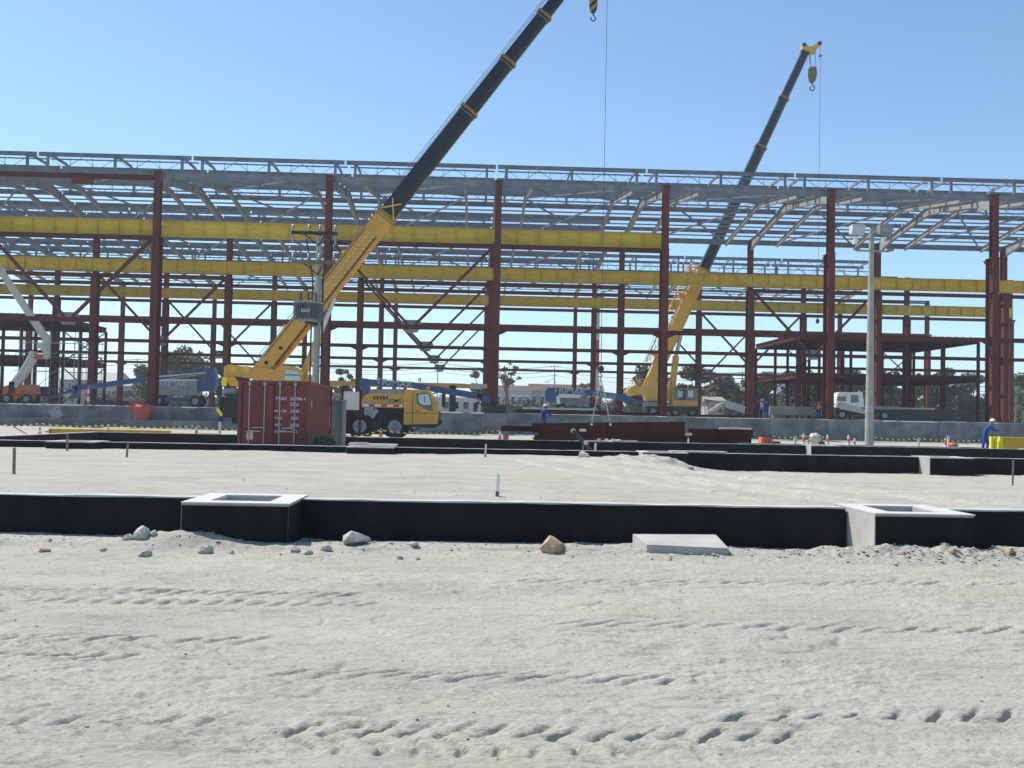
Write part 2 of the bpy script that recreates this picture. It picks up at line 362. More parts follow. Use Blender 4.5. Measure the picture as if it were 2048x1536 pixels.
# ------------------------------------------------------------------ steel hall under construction
def CX(i): return -28.64+15.31*i
BAY = 15.31; RA, RB, RC, RD = 95., 123., 151., 179.
ZT, ZR, ZM = 22.95, 24.75, 27.15
hall = thing('steel_hall', 'unfinished steel hall frame of red columns, yellow crane girders and grey roof steel', 'building', (CX(2), RA, FLOOR))
HO = Vector(hall.location)
def part(name, me, x, y, z, parent=hall): return place(name, me, parent, Vector((x, y, z))-wloc(parent))
def ipost(mb, cx, cy0, cy1, z0, z1, w, tf=.05):        # I column, flanges facing +-y
    mb.bb((cx-w/2, cy0, z0), (cx+w/2, cy0+tf, z1)); mb.bb((cx-w/2, cy1-tf, z0), (cx+w/2, cy1, z1)); mb.bb((cx-.03, cy0+tf+.002, z0), (cx+.03, cy1-tf-.002, z1))
ZG = 17.35-FLOOR
def column_mesh(kind):
    mb = MB(); h = ZT-FLOOR
    if kind == 'A': f, b = -.45, .95
    elif kind == 'D': f, b = -.95, .45
    else: f, b = -.75, .75
    ipost(mb, 0, f, b, .06, ZG-.3, .62)
    ipost(mb, 0, -.36, .36, ZG-.3, h, .58)
    mb.bb((-.36, f-.06, ZG-.3), (.36, b+.06, ZG-.24)); mb.bb((-.34, -.42, h-.02), (.34, .42, h+.05))
    for z in (3.4, 7.4, 7.9, 12, ZG-1.2): mb.bb((-.29, f+.06, z), (-.035, b-.06, z+.03)); mb.bb((.035, f+.06, z), (.29, b-.06, z+.03))
    me = mb.mesh('column', RED)
    bp = MB().bb((-.55, f-.25, -.04), (.55, b+.25, .06))
    for sx in (-1, 1): bp.add([(sx*.3, f-.2, .06), (sx*.3, f, .06), (sx*.3, f, .6), (sx*.3+.03*sx, f-.2, .06), (sx*.3+.03*sx, f, .06), (sx*.3+.03*sx, f, .6)], [(0,1,2),(3,5,4),(0,3,4,1),(1,4,5,2),(2,5,3,0)])
    cb = MB(); s_ = {'A': (b, b+.75), 'D': (f-.75, f)}.get(kind, (f-.7, f))
    cb.add([(x, s_[0], ZG-.95) if kind == 'A' else (x, s_[1], ZG-.95) for x in (-.2, .2)]+[(x, s_[0], ZG-.32) for x in (-.2, .2)]+[(x, s_[1], ZG-.32) for x in (-.2, .2)], [(0,2,4),(1,5,3),(0,1,3,2),(2,3,5,4),(4,5,1,0)])
    return me, bp.mesh('base_plate', RED), cb.mesh('corbel', RED)
CM = {k: column_mesh(k) for k in 'ABD'}
CRANGE = {'A': range(-2, 8), 'B': range(-3, 8), 'C': range(-3, 8), 'D': range(-4, 8)}
for row, Y in (('A', RA), ('B', RB), ('C', RC), ('D', RD)):
    cm = CM[{'C': 'B'}.get(row, row)]
    for i in CRANGE[row]:
        c = part('column', cm[0], CX(i), Y, FLOOR); place('base_plate', cm[1], c, (0, 0, 0)); place('corbel', cm[2], c, (0, 0, 0))
# crane girders with web stiffeners
g = MB().ibar((.03, 0, 0), (BAY-.03, 0, 0), .55, 1.38, tf=.05, tw=.04)
g.bb((0.05, -.05, .69), (BAY-.05, .05, .80), 1); GIRD = g.mesh('crane_girder', [YEL, GREY])
STIF = MB().bb((-.02, -.24, -.635), (.02, .24, .635)).mesh('stiffener', YEL)
zg = 17.38+.69
for Y, bays in ((RA+1.35, range(-2, 3)), (RB-1.05, range(-3, 7)), (RC-1.05, range(-3, 7))):
    for i in bays:
        o = part('crane_girder', GIRD, CX(i), Y, zg)
        for k in range(1, 8): place('stiffener', STIF, o, (BAY*k/8, 0, 0))
# longitudinal struts
ST1 = MB().ibar((.32, 0, 0), (BAY-.32, 0, 0), .3, .40)
for x, s_ in ((.32, 1), (BAY-.32, -1)): ST1.add([(x, -.02, -.2), (x+s_*.75, -.02, -.2), (x, -.02, -.55), (x, .02, -.2), (x+s_*.75, .02, -.2), (x, .02, -.55)], [(0,1,2),(3,5,4),(0,3,4,1),(1,4,5,2),(2,5,3,0)])
ST1 = ST1.mesh('strut', RED)
ST2 = MB().ibar((.32, 0, 0), (BAY-.32, 0, 0), .3, .42).mesh('strut', RED)
for row, Y, b1, b2 in (('A', RA+.2, range(-2, 7), (-2, -1, 1, 2)), ('B', RB, range(-3, 7), (-3, -2, -1, 1, 2, 4, 5, 6)), ('C', RC, range(-3, 7), range(-3, 7)), ('D', RD, range(-4, 7), range(-4, 7))):
    for i in b1: part('strut', ST1, CX(i), Y, 9.5)
    for i in b2: part('strut', ST2, CX(i), Y-(.0 if row != 'A' else -.25), 17.05)
for i in (-2, -1): part('strut', ST2, CX(i), RA, ZT-.55)
part('splice_plate', MB().bb((-.9, -.2, -.45), (.9, .2, .1)).mesh('splice_plate', RED), CX(-1)+8.6, RA, ZT-.8)
for i in range(-3, 6): part('strut', ST2, CX(i), RC+.1, 19.4)
# V braces (paired angles) with gusset plates
def brace_mesh(x0, z0, x1, z1):
    mb = MB()
    for dy in (-.14, .14): mb.bar((x0, dy, z0), (x1, dy, z1), .10, .24, up=(0, 0, 1))
    return mb.mesh('brace', RED)
VL = brace_mesh(.5, 16.9, BAY/2-.35, 9.75); VR = brace_mesh(BAY-.5, 16.9, BAY/2+.35, 9.75)
GUS = MB().prism([(-1.0, 9.72), (1.0, 9.72), (.75, 10.15), (-.75, 10.15)], -.03, .03).prism([(-.7, 9.28), (.7, 9.28), (.5, 9.0), (-.5, 9.0)], -.03, .03).mesh('gusset_plate', GREY)
for Y, bays in ((RA+.2, (-1, 1)), (RB, (-1, 1, 4)), (RC, (-1, 1, 4)), (RD, (-1, 1, 4))):
    for i in bays:
        part('brace', VL, CX(i), Y, 0); part('brace', VR, CX(i), Y, 0); part('gusset_plate', GUS, CX(i)+BAY/2, Y, 0)
# roof: rafters, purlins, bracing, roof monitor; local origin = front row of the span
def raft(main):
    out = []
    for sgn in (0, 1):
        f = (lambda t: (0, t*14, -.55+t*1.8)) if sgn == 0 else (lambda t: (0, 28-t*14, -.55+t*1.8))
        mb = MB()
        if main:
            mb.ibar(f(.02), f(.3), .36, 1.25, .70); mb.ibar(f(.3), f(.8), .36, .70); mb.ibar(f(.8), f(1), .36, .70, 1.0)
            for t in (.02, .3, .8): p = f(t); mb.bb((-.17, p[1]-.02, p[2]-.34), (.17, p[1]+.02, p[2]+.34))
        else: mb.ibar(f(.03), f(1), .24, .50)
        out.append(mb.mesh('rafter', GREYL))
    return out
RM, RS = raft(True), raft(False)
PUR = MB().ibar((.05, 0, 0), (BAY-.05, 0, 0), .22, .42, tf=.03, tw=.025).mesh('purlin', GREY)
PUR2 = MB().bar((.05, 0, 0), (BAY-.05, 0, 0), .10, .15).mesh('light_purlin', GREYL)
EAV = MB().ibar((.05, 0, 0), (BAY-.05, 0, 0), .30, .58, tf=.04).mesh('eave_beam', GREY)
def rodm(a, b, r=.05): return MB().bar(a, b, r*2, r*2).mesh('roof_brace', GREY)
zf = lambda t: ZT+t*(ZR-ZT)
XB = [[rodm((3.1, 14+.3 if s_ else .3, zf(.98 if s_ else .02)-ZT-.35), (12.2, 28-.3 if s_ else 14-.3, zf(.02 if s_ else .98)-ZT-.35), .075),
       rodm((12.2, 14+.3 if s_ else .3, zf(.98 if s_ else .02)-ZT-.35), (3.1, 28-.3 if s_ else 14-.3, zf(.02 if s_ else .98)-ZT-.35), .075)] for s_ in (0, 1)]
# monitor frame (one portal): legs at y 11 and 17
mf = MB(); l0 = (ZR-ZT)*11/14
for yy in (11, 17): mf.bar((0, yy, l0), (0, yy, ZM-ZT-.5), .26, .2)
mf.bar((0, 11, ZM-ZT-.45), (0, 12.3, ZM-ZT-.15), .16, .26); mf.bar((0, 12.3, ZM-ZT-.15), (0, 15.7, ZM-ZT-.15), .16, .26); mf.bar((0, 15.7, ZM-ZT-.15), (0, 17, ZM-ZT-.45), .16, .26)
MF = mf.mesh('monitor_frame', GREY)
MCH = MB().ibar((.09, 0, 0), (BAY-.09, 0, 0), .22, .40, tf=.03).mesh('monitor_chord', GREY)
MRL = MB().bar((.14, 0, 0), (BAY-.14, 0, 0), .12, .13).mesh('monitor_rail', GREY)
rods = []
for a, b in ((1.0, 7.65), (7.65, 14.3)):
    mb = MB(); hz0, hz1 = .05, ZM-ZT-l0-.55; mid = (a+b)/2
    mb.bar((a, 0, hz0), (mid, 0, hz1), .05, .05); mb.bar((mid, 0, hz1), (b, 0, hz0), .05, .05); mb.bar((a, 0, hz1), (mid, 0, hz0), .04, .04); mb.bar((mid, 0, hz0), (b, 0, hz1), .04, .04)
    for k in (1, 2): xx = a+(b-a)*k/3; mb.bar((xx, 0, hz0), (xx, 0, hz1), .045, .045)
    rods.append(mb.mesh('sag_rods', GREY))
for Y0, cols, bays in ((RA, range(-3, 8), range(-3, 7)), (RB, range(-3, 4), range(-3, 3)), (RC, range(-3, 7), range(-3, 6))):
    for i in cols:
        for s_ in (0, 1):
            part('rafter', RM[s_], CX(i), Y0, ZT)
            for dx in (-3.05, 3.05):
                if not (i == max(cols) and dx > 0): part('rafter', RS[s_], CX(i)+dx, Y0, ZT)
    for i in bays:
        part('eave_beam', EAV, CX(i), Y0+.15, ZT-.22 if Y0 == RA else ZT-.25)
        for k in (1, 2, 3, 4, 5, 6, 7):
            yy = 28*k/8; t = 1-abs(yy-14)/14; part('purlin', PUR, CX(i), Y0+yy, zf(t)+.02)
        for k in range(4, 8):
            yy = 28*(k+.5)/8; t = 1-abs(yy-14)/14; part('light_purlin', PUR2, CX(i), Y0+yy, zf(t)+.0)
        if Y0 != RA or True: part('eave_beam', EAV, CX(i), Y0+27.8, ZT-.22)
        for s_ in (0, 1):
            for mm in XB[s_]: part('roof_brace', mm, CX(i), Y0, ZT)
        for dx in (1.0, 7.65, 14.3): part('monitor_frame', MF, CX(i)+dx, Y0, ZT)
        for yy in (11, 17):
            part('monitor_chord', MCH, CX(i), Y0+yy, ZM-.25); part('monitor_rail', MRL, CX(i), Y0+yy, ZT+l0+.1)
            part('monitor_rail', MRL, CX(i), Y0+yy, ZT+l0+1.0)
        part('monitor_rail', MRL, CX(i), Y0+14, ZM-.02)
        for rm in rods: part('sag_rods', rm, CX(i), Y0+11, ZT+l0); part('sag_rods', rm, CX(i), Y0+17, ZT+l0)
part('eave_beam', EAV, CX(6), RD-.2, ZT-.22)

# retaining wall in panels below the front row
wall = thing('retaining_wall', 'long stained grey concrete retaining wall along the front of the steel hall', 'wall', (0, 93.5, 0))
for k in range(-13, 15):
    x0 = k*5.1+1.2; dz = random.uniform(-.04, .05)
    mb = MB().bb((x0+.02, 93.3+random.uniform(0, .04), -.3), (x0+5.08, 93.8, 1.80+dz)); p_ = mb.build('wall_panel', CONCW, wall)
    if k % 2: MB().bb((x0+.4, 93.26, 1.804+dz), (x0+4.2, 93.8, 1.83+dz)).build('coping', CONCL, p_)
foot_ = MB().bb((-64, 91.7, -.3), (-17, 93.28, .66)).build('footing_ledge', CONCW, wall)

# mezzanine frames standing inside the hall
def mezz(name_label, x0, x1, y0, y1, nx, ny, levels, skipfront=False):
    t = thing('mezzanine_frame', name_label, 'steel frame', (x0, y0, FLOOR))
    top = levels[-1]
    for a in range(nx):
        for b in range(ny):
            x = x0+(x1-x0)*a/(nx-1); y = y0+(y1-y0)*b/(ny-1)
            mb = MB(); ipost(mb, x, y-.16, y+.16, FLOOR, top-.5, .30, .03); mb.build('post', RED2, t)
    for z in levels:
        for a in range(nx):
            x = x0+(x1-x0)*a/(nx-1); MB().ibar((x, y0, z-.35), (x, y1, z-.35), .25, .6).build('floor_beam', RED2, t)
        for b in range(ny):
            y = y0+(y1-y0)*b/(ny-1); MB().ibar((x0, y, z-.33), (x1, y, z-.33), .25, .62).build('floor_beam', RED2, t)
        n = int((x1-x0)/1.6)
        for k in range(1, n): xx = x0+(x1-x0)*k/n; MB().ibar((xx, y0+.2, z-.2), (xx, y1-.2, z-.2), .14, .3, tf=.02, tw=.015).build('joist', RED2, t)
        dk = MB().bb((x0-.1, y0-.1, z), (x1+.1, y1+.1, z+.07)).build('deck', DARK if z == top else RED2, t)
        st = MB()
        for k in range(int((x1-x0)/.9)): st.bb((x0+k*.9, y0, z+.07), (x0+k*.9+.05, y0+.05, z+.28))
        st.build('stud_row', RED2, dk)
    for a in (1, nx-2):
        xa = x0+(x1-x0)*a/(nx-1); xb = x0+(x1-x0)*(a+1)/(nx-1)
        for z0, z1 in zip([FLOOR]+levels[:-1], levels):
            MB().bar((xa, y1, z0+.2), (xb, y1, z1-.6), .12, .14).build('brace', RED2, t); MB().bar((xb, y1, z0+.2), (xa, y1, z1-.6), .12, .14).build('brace', RED2, t)
    return t
mezz('dark red two level mezzanine frame on the right behind the floodlight pole', 39.8, 62.4, 127.5, 146.5, 6, 3, [7.6, 12.35])
mezz('dark red two level mezzanine frame on the far left behind the orange lift', -79, -50.5, 127.5, 146, 6, 3, [7.7, 12.6])
# tube scaffold beside the left mezzanine
sc_ = thing('tube_scaffold', 'thin grey tube scaffold climbing beside the left mezzanine', 'scaffold', (-52, 126, FLOOR))
for k in range(9):
    x = -53.5+k*1.6 if k < 5 else -47+(k-5)*.9
    for yy in (125.6, 126.9): MB().tube([(x, yy, FLOOR), (x, yy, 9.6+random.uniform(0, 1.4))], .035, 5).build('standard', GALV, sc_)
for z in (3.8, 5.8, 8.0, 9.2):
    for yy in (125.6, 126.9): MB().tube([(-54, yy, z), (-43.6, yy, z)], .03, 5).build('ledger', GALV, sc_)
MB().tube([(-53.5, 125.55, 2), (-47, 125.55, 7.8)], .03, 5).build('diagonal', GALV, sc_); MB().bb((-54, 125.5, 7.55), (-44, 127, 7.6)).build('platform', WOODD, sc_)

# ------------------------------------------------------------------ foundation beams and pedestals
def fbeam(label, x0, x1, y, top=.5, bot=-.3, w=.24, group='black coated foundation beams'):
    t = thing('foundation_beam', label, 'foundation beam', ((x0+x1)/2, y, 0), group)
    # bitumen coated body with slightly ragged top edge, bare cement cap
    n = max(2, int((x1-x0)/.35)); vs_ = []; fs = []
    for k in range(n+1):
        x = x0+(x1-x0)*k/n; e = top-.018+random.uniform(-.008, .006)
        vs_ += [(x, y-w/2, bot), (x, y-w/2, e), (x, y+w/2, e), (x, y+w/2, bot)]
    for k in range(n):
        o = k*4; fs += [(o, o+4, o+5, o+1), (o+1, o+5, o+6, o+2), (o+2, o+6, o+7, o+3)]
    fs += [(0, 1, 2, 3), (n*4+3, n*4+2, n*4+1, n*4)]
    MB().add(vs_, fs).build('coated_body', BITU, t)
    mb = MB(); vs_ = []; fs = []
    for k in range(n+1):
        x = x0+.004+(x1-x0-.008)*k/n; z = top+random.uniform(-.006, .006); f = y-w/2+.004+random.uniform(0, .008)
        vs_ += [(x, f, top-.03), (x, f, z), (x, y+w/2-.004, z), (x, y+w/2-.004, top-.03)]
    for k in range(n):
        o = k*4; fs += [(o, o+4, o+5, o+1), (o+1, o+5, o+6, o+2), (o+2, o+6, o+7, o+3), (o+3, o+7, o+4, o)]
    fs += [(0, 1, 2, 3), (n*4+3, n*4+2, n*4+1, n*4)]
    MB().add(vs_, fs).build('cement_cap', CAPM, t); return t
def pedestal(label, xc, yc, w=1.26, d=1.42, top=.5, bot=-.3, open_=True, grp='foundation pedestals'):
    t = thing('foundation_pedestal', label, 'pedestal', (xc, yc, 0), grp)
    x0, x1, y0, y1 = xc-w/2, xc+w/2, yc-d/2, yc+d/2; b = .29
    # four concrete sides round the socket; the front is coated, the flanks bare
    MB().bb((x0, y0+.012, bot), (x0+b, y1, top)).build('side', CONC, t); MB().bb((x1-b, y0+.012, bot), (x1, y1, top)).build('side', CONC, t)
    MB().bb((x0+b+.002, y0+.012, bot), (x1-b-.002, y0+b, top)).build('front', CONC, t); MB().bb((x0+b+.002, y1-b, bot), (x1-b-.002, y1, top)).build('back', CONC, t)
    MB().bb((x0+.01, y0-.004, bot), (x1-.004, y0+.01, top-.025)).build('bitumen_coat', BITU, t)
    MB().bb((x1-.001, y0+.01, bot), (x1+.012, y1-.01, top-.025)).build('bitumen_coat', BITU, t)
    cap = MB().bb((x0-.003, y0-.006, top+.001), (x1+.014, y0+b-.02, top+.016)).bb((x0-.003, y1-b+.02, top+.001), (x1+.014, y1+.004, top+.016))
    cap.bb((x0-.003, y0+b-.02, top+.001), (x0+b-.02, y1-b+.02, top+.016)).bb((x1-b+.02, y0+b-.02, top+.001), (x1+.014, y1-b+.02, top+.016)); cap.build('cap', CONCL, t)
    MB().bb((x0+b, y0+b, bot), (x1-b, y1-b, top-.42)).build('socket_floor', CONC, t); return t
P1 = (-2.78, 5.50); 
ed = [-11]+[x for p_ in P1 for x in (p_-.64, p_+.64)]+[14]
for k, nm in enumerate(('left of the front left pedestal', 'between the two front pedestals', 'right of the front right pedestal')):
    fbeam('black coated front foundation beam '+nm, ed[2*k], ed[2*k+1], YB1+.15)
pedestal('front left foundation pedestal with square socket and black coated front', P1[0], YB1-.18)
pedestal('front right foundation pedestal with bare grey left flank', P1[1], YB1-.18, 1.22)
P2 = (-12.9, -3.3, 6.35, 15.9); ed = [-24]+[x for p_ in P2 for x in (p_-.76, p_+.76)]+[27]
nm2 = ('at the far left edge', 'in front of the red container', 'behind the white survey stake', 'on the right with exposed tall face', 'at the far right edge')
for k, nm in enumerate(nm2): fbeam('second row black foundation beam '+nm, ed[2*k], ed[2*k+1], YB2)
for x, nm in zip(P2, ('at the left end of the second row', 'with a pale board on top in the second row', 'behind the soil heap in the second row', 'with bare flank on the right of the second row')):
    pedestal('concrete pedestal '+nm, x, YB2-.22, 1.5, 1.5)
P3 = (-4.6, 5.9, 16.6, 27.2); ed = [-17.9, -9.2, -5.0]+[5.2, 6.6, 15.9, 17.3, 26.5, 27.9, 38]
for (a, b), nm in zip(((-17.3, -5.3), (-3.9, 5.2), (6.6, 15.9), (17.3, 26.5), (27.9, 38)), ('left of the container', 'right of the container', 'under the red girder stack', 'in front of the floodlight pole', 'in front of the yellow girder')):
    fbeam('third row black foundation beam '+nm, a, b, YB3)
for x, nm in zip(P3, ('hidden behind the container', 'below the leaning post', 'near the traffic cones', 'at the right edge')):
    pedestal('concrete pedestal of the third row '+nm, x, YB3-.18, 1.4, 1.4)
fbeam('low black foundation strip at the foot of the floodlight pole', 14.2, 38, 55.6, .42)
t = thing('foundation_beam', 'cross foundation beam running away on the far left', 'foundation beam', (-17.6, 42, 0), 'black coated foundation beams')
MB().bb((-17.74, 36.1, -.3), (-17.46, 50, .47)).build('coated_body', BITU, t); MB().bb((-17.735, 36.1, .472), (-17.465, 50, .5)).build('cement_cap', CAPM, t)
t = thing('cement_board', 'pale board lying on the second row pedestal right of the container', 'board', (-3.3, YB2-.2, .53))
MB().box((-3.25, YB2-.25, .575), (1.55, .7, .05), rot=Matrix.Rotation(R(-4), 3, 'Z')).build('board', CONCL, t); MB().box((-3.7, YB2-.4, .62), (.6, .3, .035), rot=Matrix.Rotation(R(9), 3, 'Z')).build('offcut', CONCL, t)
t = thing('cement_board', 'long white strip of board lying on the second row beam beside the soil heap', 'board', (7.5, YB2, .52))
MB().box((7.6, YB2-.1, .535), (1.9, .45, .04), rot=Matrix.Rotation(R(3), 3, 'Z')).build('board', CONCL, t)
# fallen slab in front of the first beam
sl = MB().add([(2.08, 12.32, 0), (3.02, 12.2, -.01), (3.12, 13.28, .02), (2.06, 13.28, .0), (2.08, 12.32, .125), (3.02, 12.2, .11), (3.12, 13.28, .15), (2.06, 13.28, .14)], [(0,3,2,1),(4,5,6,7),(0,1,5,4),(1,2,6,5),(2,3,7,6),(3,0,4,7)])
tag(sl.build('concrete_slab', CONC), 'flat concrete slab lying against the front foundation beam', 'slab')

# ------------------------------------------------------------------ shipping container
cx0, cx1, cy0, cy1, cz0, cz1 = -8.10, -5.66, 36.6, 42.66, .08, 2.67
ct = thing('shipping_container', 'dark red shipping container with closed doors and white locking bars', 'container', ((cx0+cx1)/2, (cy0+cy1)/2, cz0))
fr = MB()
for x in (cx0+.06, cx1-.06):
    for yy in (cy0+.06, cy1-.06): fr.bb((x-.06, yy-.06, cz0), (x+.06, yy+.06, cz1))
    for z in (cz0+.07, cz1-.05): fr.bb((x-.05, cy0+.122, z-.06), (x+.05, cy1-.122, z+.05))
for yy in (cy0+.05, cy1-.05):
    for z in (cz0+.07, cz1-.055): fr.bb((cx0+.122, yy-.048, z-.06), (cx1-.122, yy+.048, z+.055))
fr.build('frame', CONT, ct)
def corr(mb, a, b, horiz_axis, off, z0, z1, n, d=.036):
    pts = []; L = b-a; p_ = L/n
    for k in range(n): x = a+k*p_; pts += [(x, 0), (x+p_*.28, 0), (x+p_*.5, d), (x+p_*.78, d)]
    pts.append((b, 0))
    for (u0, w0), (u1, w1) in zip(pts[:-1], pts[1:]):
        P = (lambda u, w, z: (off+w, u, z)) if horiz_axis == 'y' else (lambda u, w, z: (u, off+w, z))
        mb.add([P(u0, w0, z0), P(u1, w1, z0), P(u1, w1, z1), P(u0, w0, z1)], [(0, 1, 2, 3)])
corr((sm := MB()), cy0+.12, cy1-.12, 'y', cx1-.06, cz0+.12, cz1-.1, 22, -.036); sm.build('side_panel', CONT, ct)
corr((sm := MB()), cy0+.12, cy1-.12, 'y', cx0+.06, cz0+.12, cz1-.1, 22); sm.build('side_panel', CONT, ct)
MB().bb((cx0+.1, cy0+.1, cz1-.06), (cx1-.1, cy1-.1, cz1-.02)).build('roof', CONT, ct); MB().bb((cx0+.1, cy0+.1, cz0+.12), (cx1-.1, cy1-.1, cz0+.16)).build('floor', WOODD, ct)
corr((sm := MB()), cx0+.12, cx1-.12, 'x', cy1-.06, cz0+.12, cz1-.1, 9); sm.build('end_panel', CONT, ct)
xm = (cx0+cx1)/2; W_ = cx1-cx0
for k, (a, b) in enumerate(((cx0+.125, xm-.012), (xm+.012, cx1-.125))):
    d = MB().bb((a, cy0+.05, cz0+.15), (b, cy0+.10, cz1-.125))
    for z in (cz0+.55, cz0+1.05, cz0+1.55, cz0+2.0): d.bb((a+.05, cy0+.035, z), (b-.05, cy0+.05, z+.16))
    dr = d.build('door', CONT, ct)
    MB().bb((a+.0, cy0+.03, cz0+.15), (a+.03, cy0+.049, cz1-.125)).build('gasket', DARK, dr)
    for fx in (.25, .73):
        x = a+(b-a)*fx if k == 0 else a+(b-a)*(fx-.06)
        MB().tube([(x, cy0-.005, cz0+.05), (x, cy0-.005, cz1-.03)], .022, 8).build('locking_bar', RIM, dr)
        for z in (cz0+.12, cz1-.12): MB().bb((x-.05, cy0-.03, z-.04), (x+.05, cy0+.03, z+.04)).build('cam_keeper', RIM, dr)
        MB().bar((x, cy0-.03, cz0+.85+.12*(fx > .5)), (x+(.42 if fx < .5 else -.42), cy0-.03, cz0+.83+.12*(fx > .5)), .03, .04).build('handle', RIM, dr)
tx = cx0+W_*.72
for s_, x, z, sz in (('TTNU', cx0+W_*.60, 2.05, .15), ('200096 4', cx0+W_*.84, 2.05, .15), ('22G1', cx0+W_*.80, 1.86, .15), ('MAX GR', cx0+W_*.60, 1.62, .12), ('30480', cx0+W_*.80, 1.62, .13), ('TARE', cx0+W_*.57, 1.38, .12), ('2230', cx0+W_*.80, 1.38, .13), ('NET', cx0+W_*.57, 1.14, .12), ('28250', cx0+W_*.80, 1.14, .13), ('CU.CAP', cx0+W_*.60, .92, .12), ('33.2', cx0+W_*.80, .92, .13)):
    text(s_, sz, 'lettering', TEXTW, ct, Vector((x, cy0+.028, z))-wloc(ct), sx=.95)
MB().bb((cx0+.32, cy0+.028, .62), (cx0+.54, cy0+.036, .90)).build('data_plate', OFFW, ct)
text('TTNU 200096', .15, 'lettering', TEXTW, ct, Vector((cx1+.012, cy1-.75, 1.45))-wloc(ct), rx=90, rz=90, ry=90)
text('22G1', .16, 'lettering', TEXTW, ct, Vector((cx1+.012, cy0+.55, 1.85))-wloc(ct), rx=90, rz=90, ry=90)
lg = MB().lathe((cx0+.42, cy0+.03, 1.98), [(.001, -.006), (.1, -.006), (.1, .004), (.001, .004)], 14, axis='y').build('round_emblem', mat('faded_blue', (.10, .07, .14), .6), ct)
# grey tarpaulin-wrapped bundle behind the container, dark leaf clump at its foot
tb = thing('site_cabin', 'narrow pale grey site cabin peeping out behind the red container', 'cabin', (at(672, 840, 44).x, 44.6, 0))
tbx0, tbx1 = at(640, 840, 44).x, at(684, 840, 44).x
MB().bb((tbx0, 44, .05), (tbx1, 45.4, 2.1)).build('wall', CONCW, tb); MB().bb((tbx0-.03, 43.96, 2.102), (tbx1+.03, 45.44, 2.16)).build('roof', LGREY, tb); MB().bb((tbx0+.3, 43.975, .15), (tbx1-.12, 43.998, 2.0)).build('door', CONCW, tb)
wd = MB(); bl_ = [(at(640+random.uniform(-16, 26), 880, 36.4).x, 36.35+random.uniform(-.1, .3), .15+random.uniform(0, .55), random.uniform(.12, .28)) for _ in range(16)]
LEAF_CLUMP = (wd, bl_)
# notice board
nb = thing('notice_board', 'small white notice board on dark posts behind the container', 'sign', (at(703, 800, 50).x, 50, 0))
bx = nb.location.x
for dx in (-.42, .42): MB().bb((bx+dx-.05, 49.95, -.1), (bx+dx+.05, 50.05, 2.72)).build('post', RED2, nb)
MB().bb((bx-.37, 49.93, 1.75), (bx+.37, 49.945, 2.62)).build('panel', OFFW, nb)

# ------------------------------------------------------------------ utility pole with transformer
UY = 46.; b_ = at(631, 780, UY); t_ = at(627, 455, UY); ux = b_.x; utop = t_.z
up_ = thing('utility_pole', 'pale concrete utility pole with two cross arms behind the container', 'utility pole', (ux, UY, 0))
def pole(mb, x, yy, z0, z1, w0, w1):
    rings = []
    for z, w in ((z0, w0), (z1, w1)):
        rings.append([(x+w/2*math.cos(a)*(1.1), yy+w/2*math.sin(a)*1.1, z) for a in [math.pi/8+k*math.pi/4 for k in range(8)]])
    return mb.loft(rings)
pole(MB(), ux, UY, -.3, utop, .33, .21).build('shaft', POLEC, up_)
for px0, px1, py, zz in ((583, 675, 465, .13), (583, 672, 523, .12)):
    a = at(px0, py, UY-.2); b = at(px1, py, UY-.2); b.z = a.z
    arm = MB().bar(a, b, .11, .14).build('cross_arm', DARK if py < 500 else WOODD, up_)
    for k, f in enumerate((.03, .38, .62, .95)):
        p_ = a.lerp(b, f)+Vector((0, 0, .07)); MB().lathe(p_, [(.02, 0), (.03, .05), (.07, .10), (.035, .13), (.075, .18), (.035, .21), (.06, .26), (.02, .30)], 8).build('insulator', GALV, arm)
        if py < 500 and k in (0, 3): MB().tube([p_+Vector((0, 0, -.1)), p_+Vector((.02, 0, -.55))], .05, 6).build('fuse_cutout', GALV, arm)
    MB().bar(a.lerp(b, .25), Vector((ux, UY-.2, a.z-.55)), .04, .05).build('arm_brace', DARK, up_); MB().bar(a.lerp(b, .75), Vector((ux, UY-.2, a.z-.55)), .04, .05).build('arm_brace', DARK, up_)
for sg, zt in ((-.24, utop-1), (.24, utop-.4)):
    MB().tube([(ux+sg, UY-.1, .2), (ux+sg, UY-.1, at(627, 660, UY).z), (ux+sg*.9, UY-.15, at(627, 560, UY).z), (ux+sg*2.2, UY-.2, at(627, 480, UY).z)], .035 if sg < 0 else .045, 6).build('cable', DARK, up_)
tf = thing('pole_transformer', 'grey finned transformer mounted on the concrete utility pole', 'transformer', (ux-.1, UY-.55, at(620, 645, UY).z))
tz0, tz1 = at(620, 645, UY).z, at(620, 610, UY).z; tx0, tx1 = at(594, 620, UY).x, at(646, 620, UY).x; txc = (tx0+tx1)/2
MB().lathe((txc, UY-.55, tz0), [(.02, -.03), (.40, -.02), (.44, .02), (.44, tz1-tz0-.02), (.46, tz1-tz0), (.46, tz1-tz0+.04), (.02, tz1-tz0+.09)], 20).build('tank', GALV, tf)
fn = MB().mesh
fmb = MB().bb((.40, -.006, .06), (.62, .006, tz1-tz0-.06)); fme = fmb.mesh('fin', GALV)
for k in range(34):
    o = place('fin', fme, tf, (txc-tf.location.x, 0, 0)); o.rotation_euler[2] = 2*math.pi*k/34
MB().lathe((txc, UY-.55, tz1), [(.62, -.02), (.66, 0), (.66, .05), (.3, .1)], 20).build('lid', GALV, tf)
for dx in (-.32, 0, .32): MB().lathe((txc+dx, UY-.55, tz1+.07), [(.05, 0), (.06, .1), (.03, .12), (.06, .2), (.03, .22), (.05, .3), (.015, .42)], 8).build('bushing', DARK, tf)
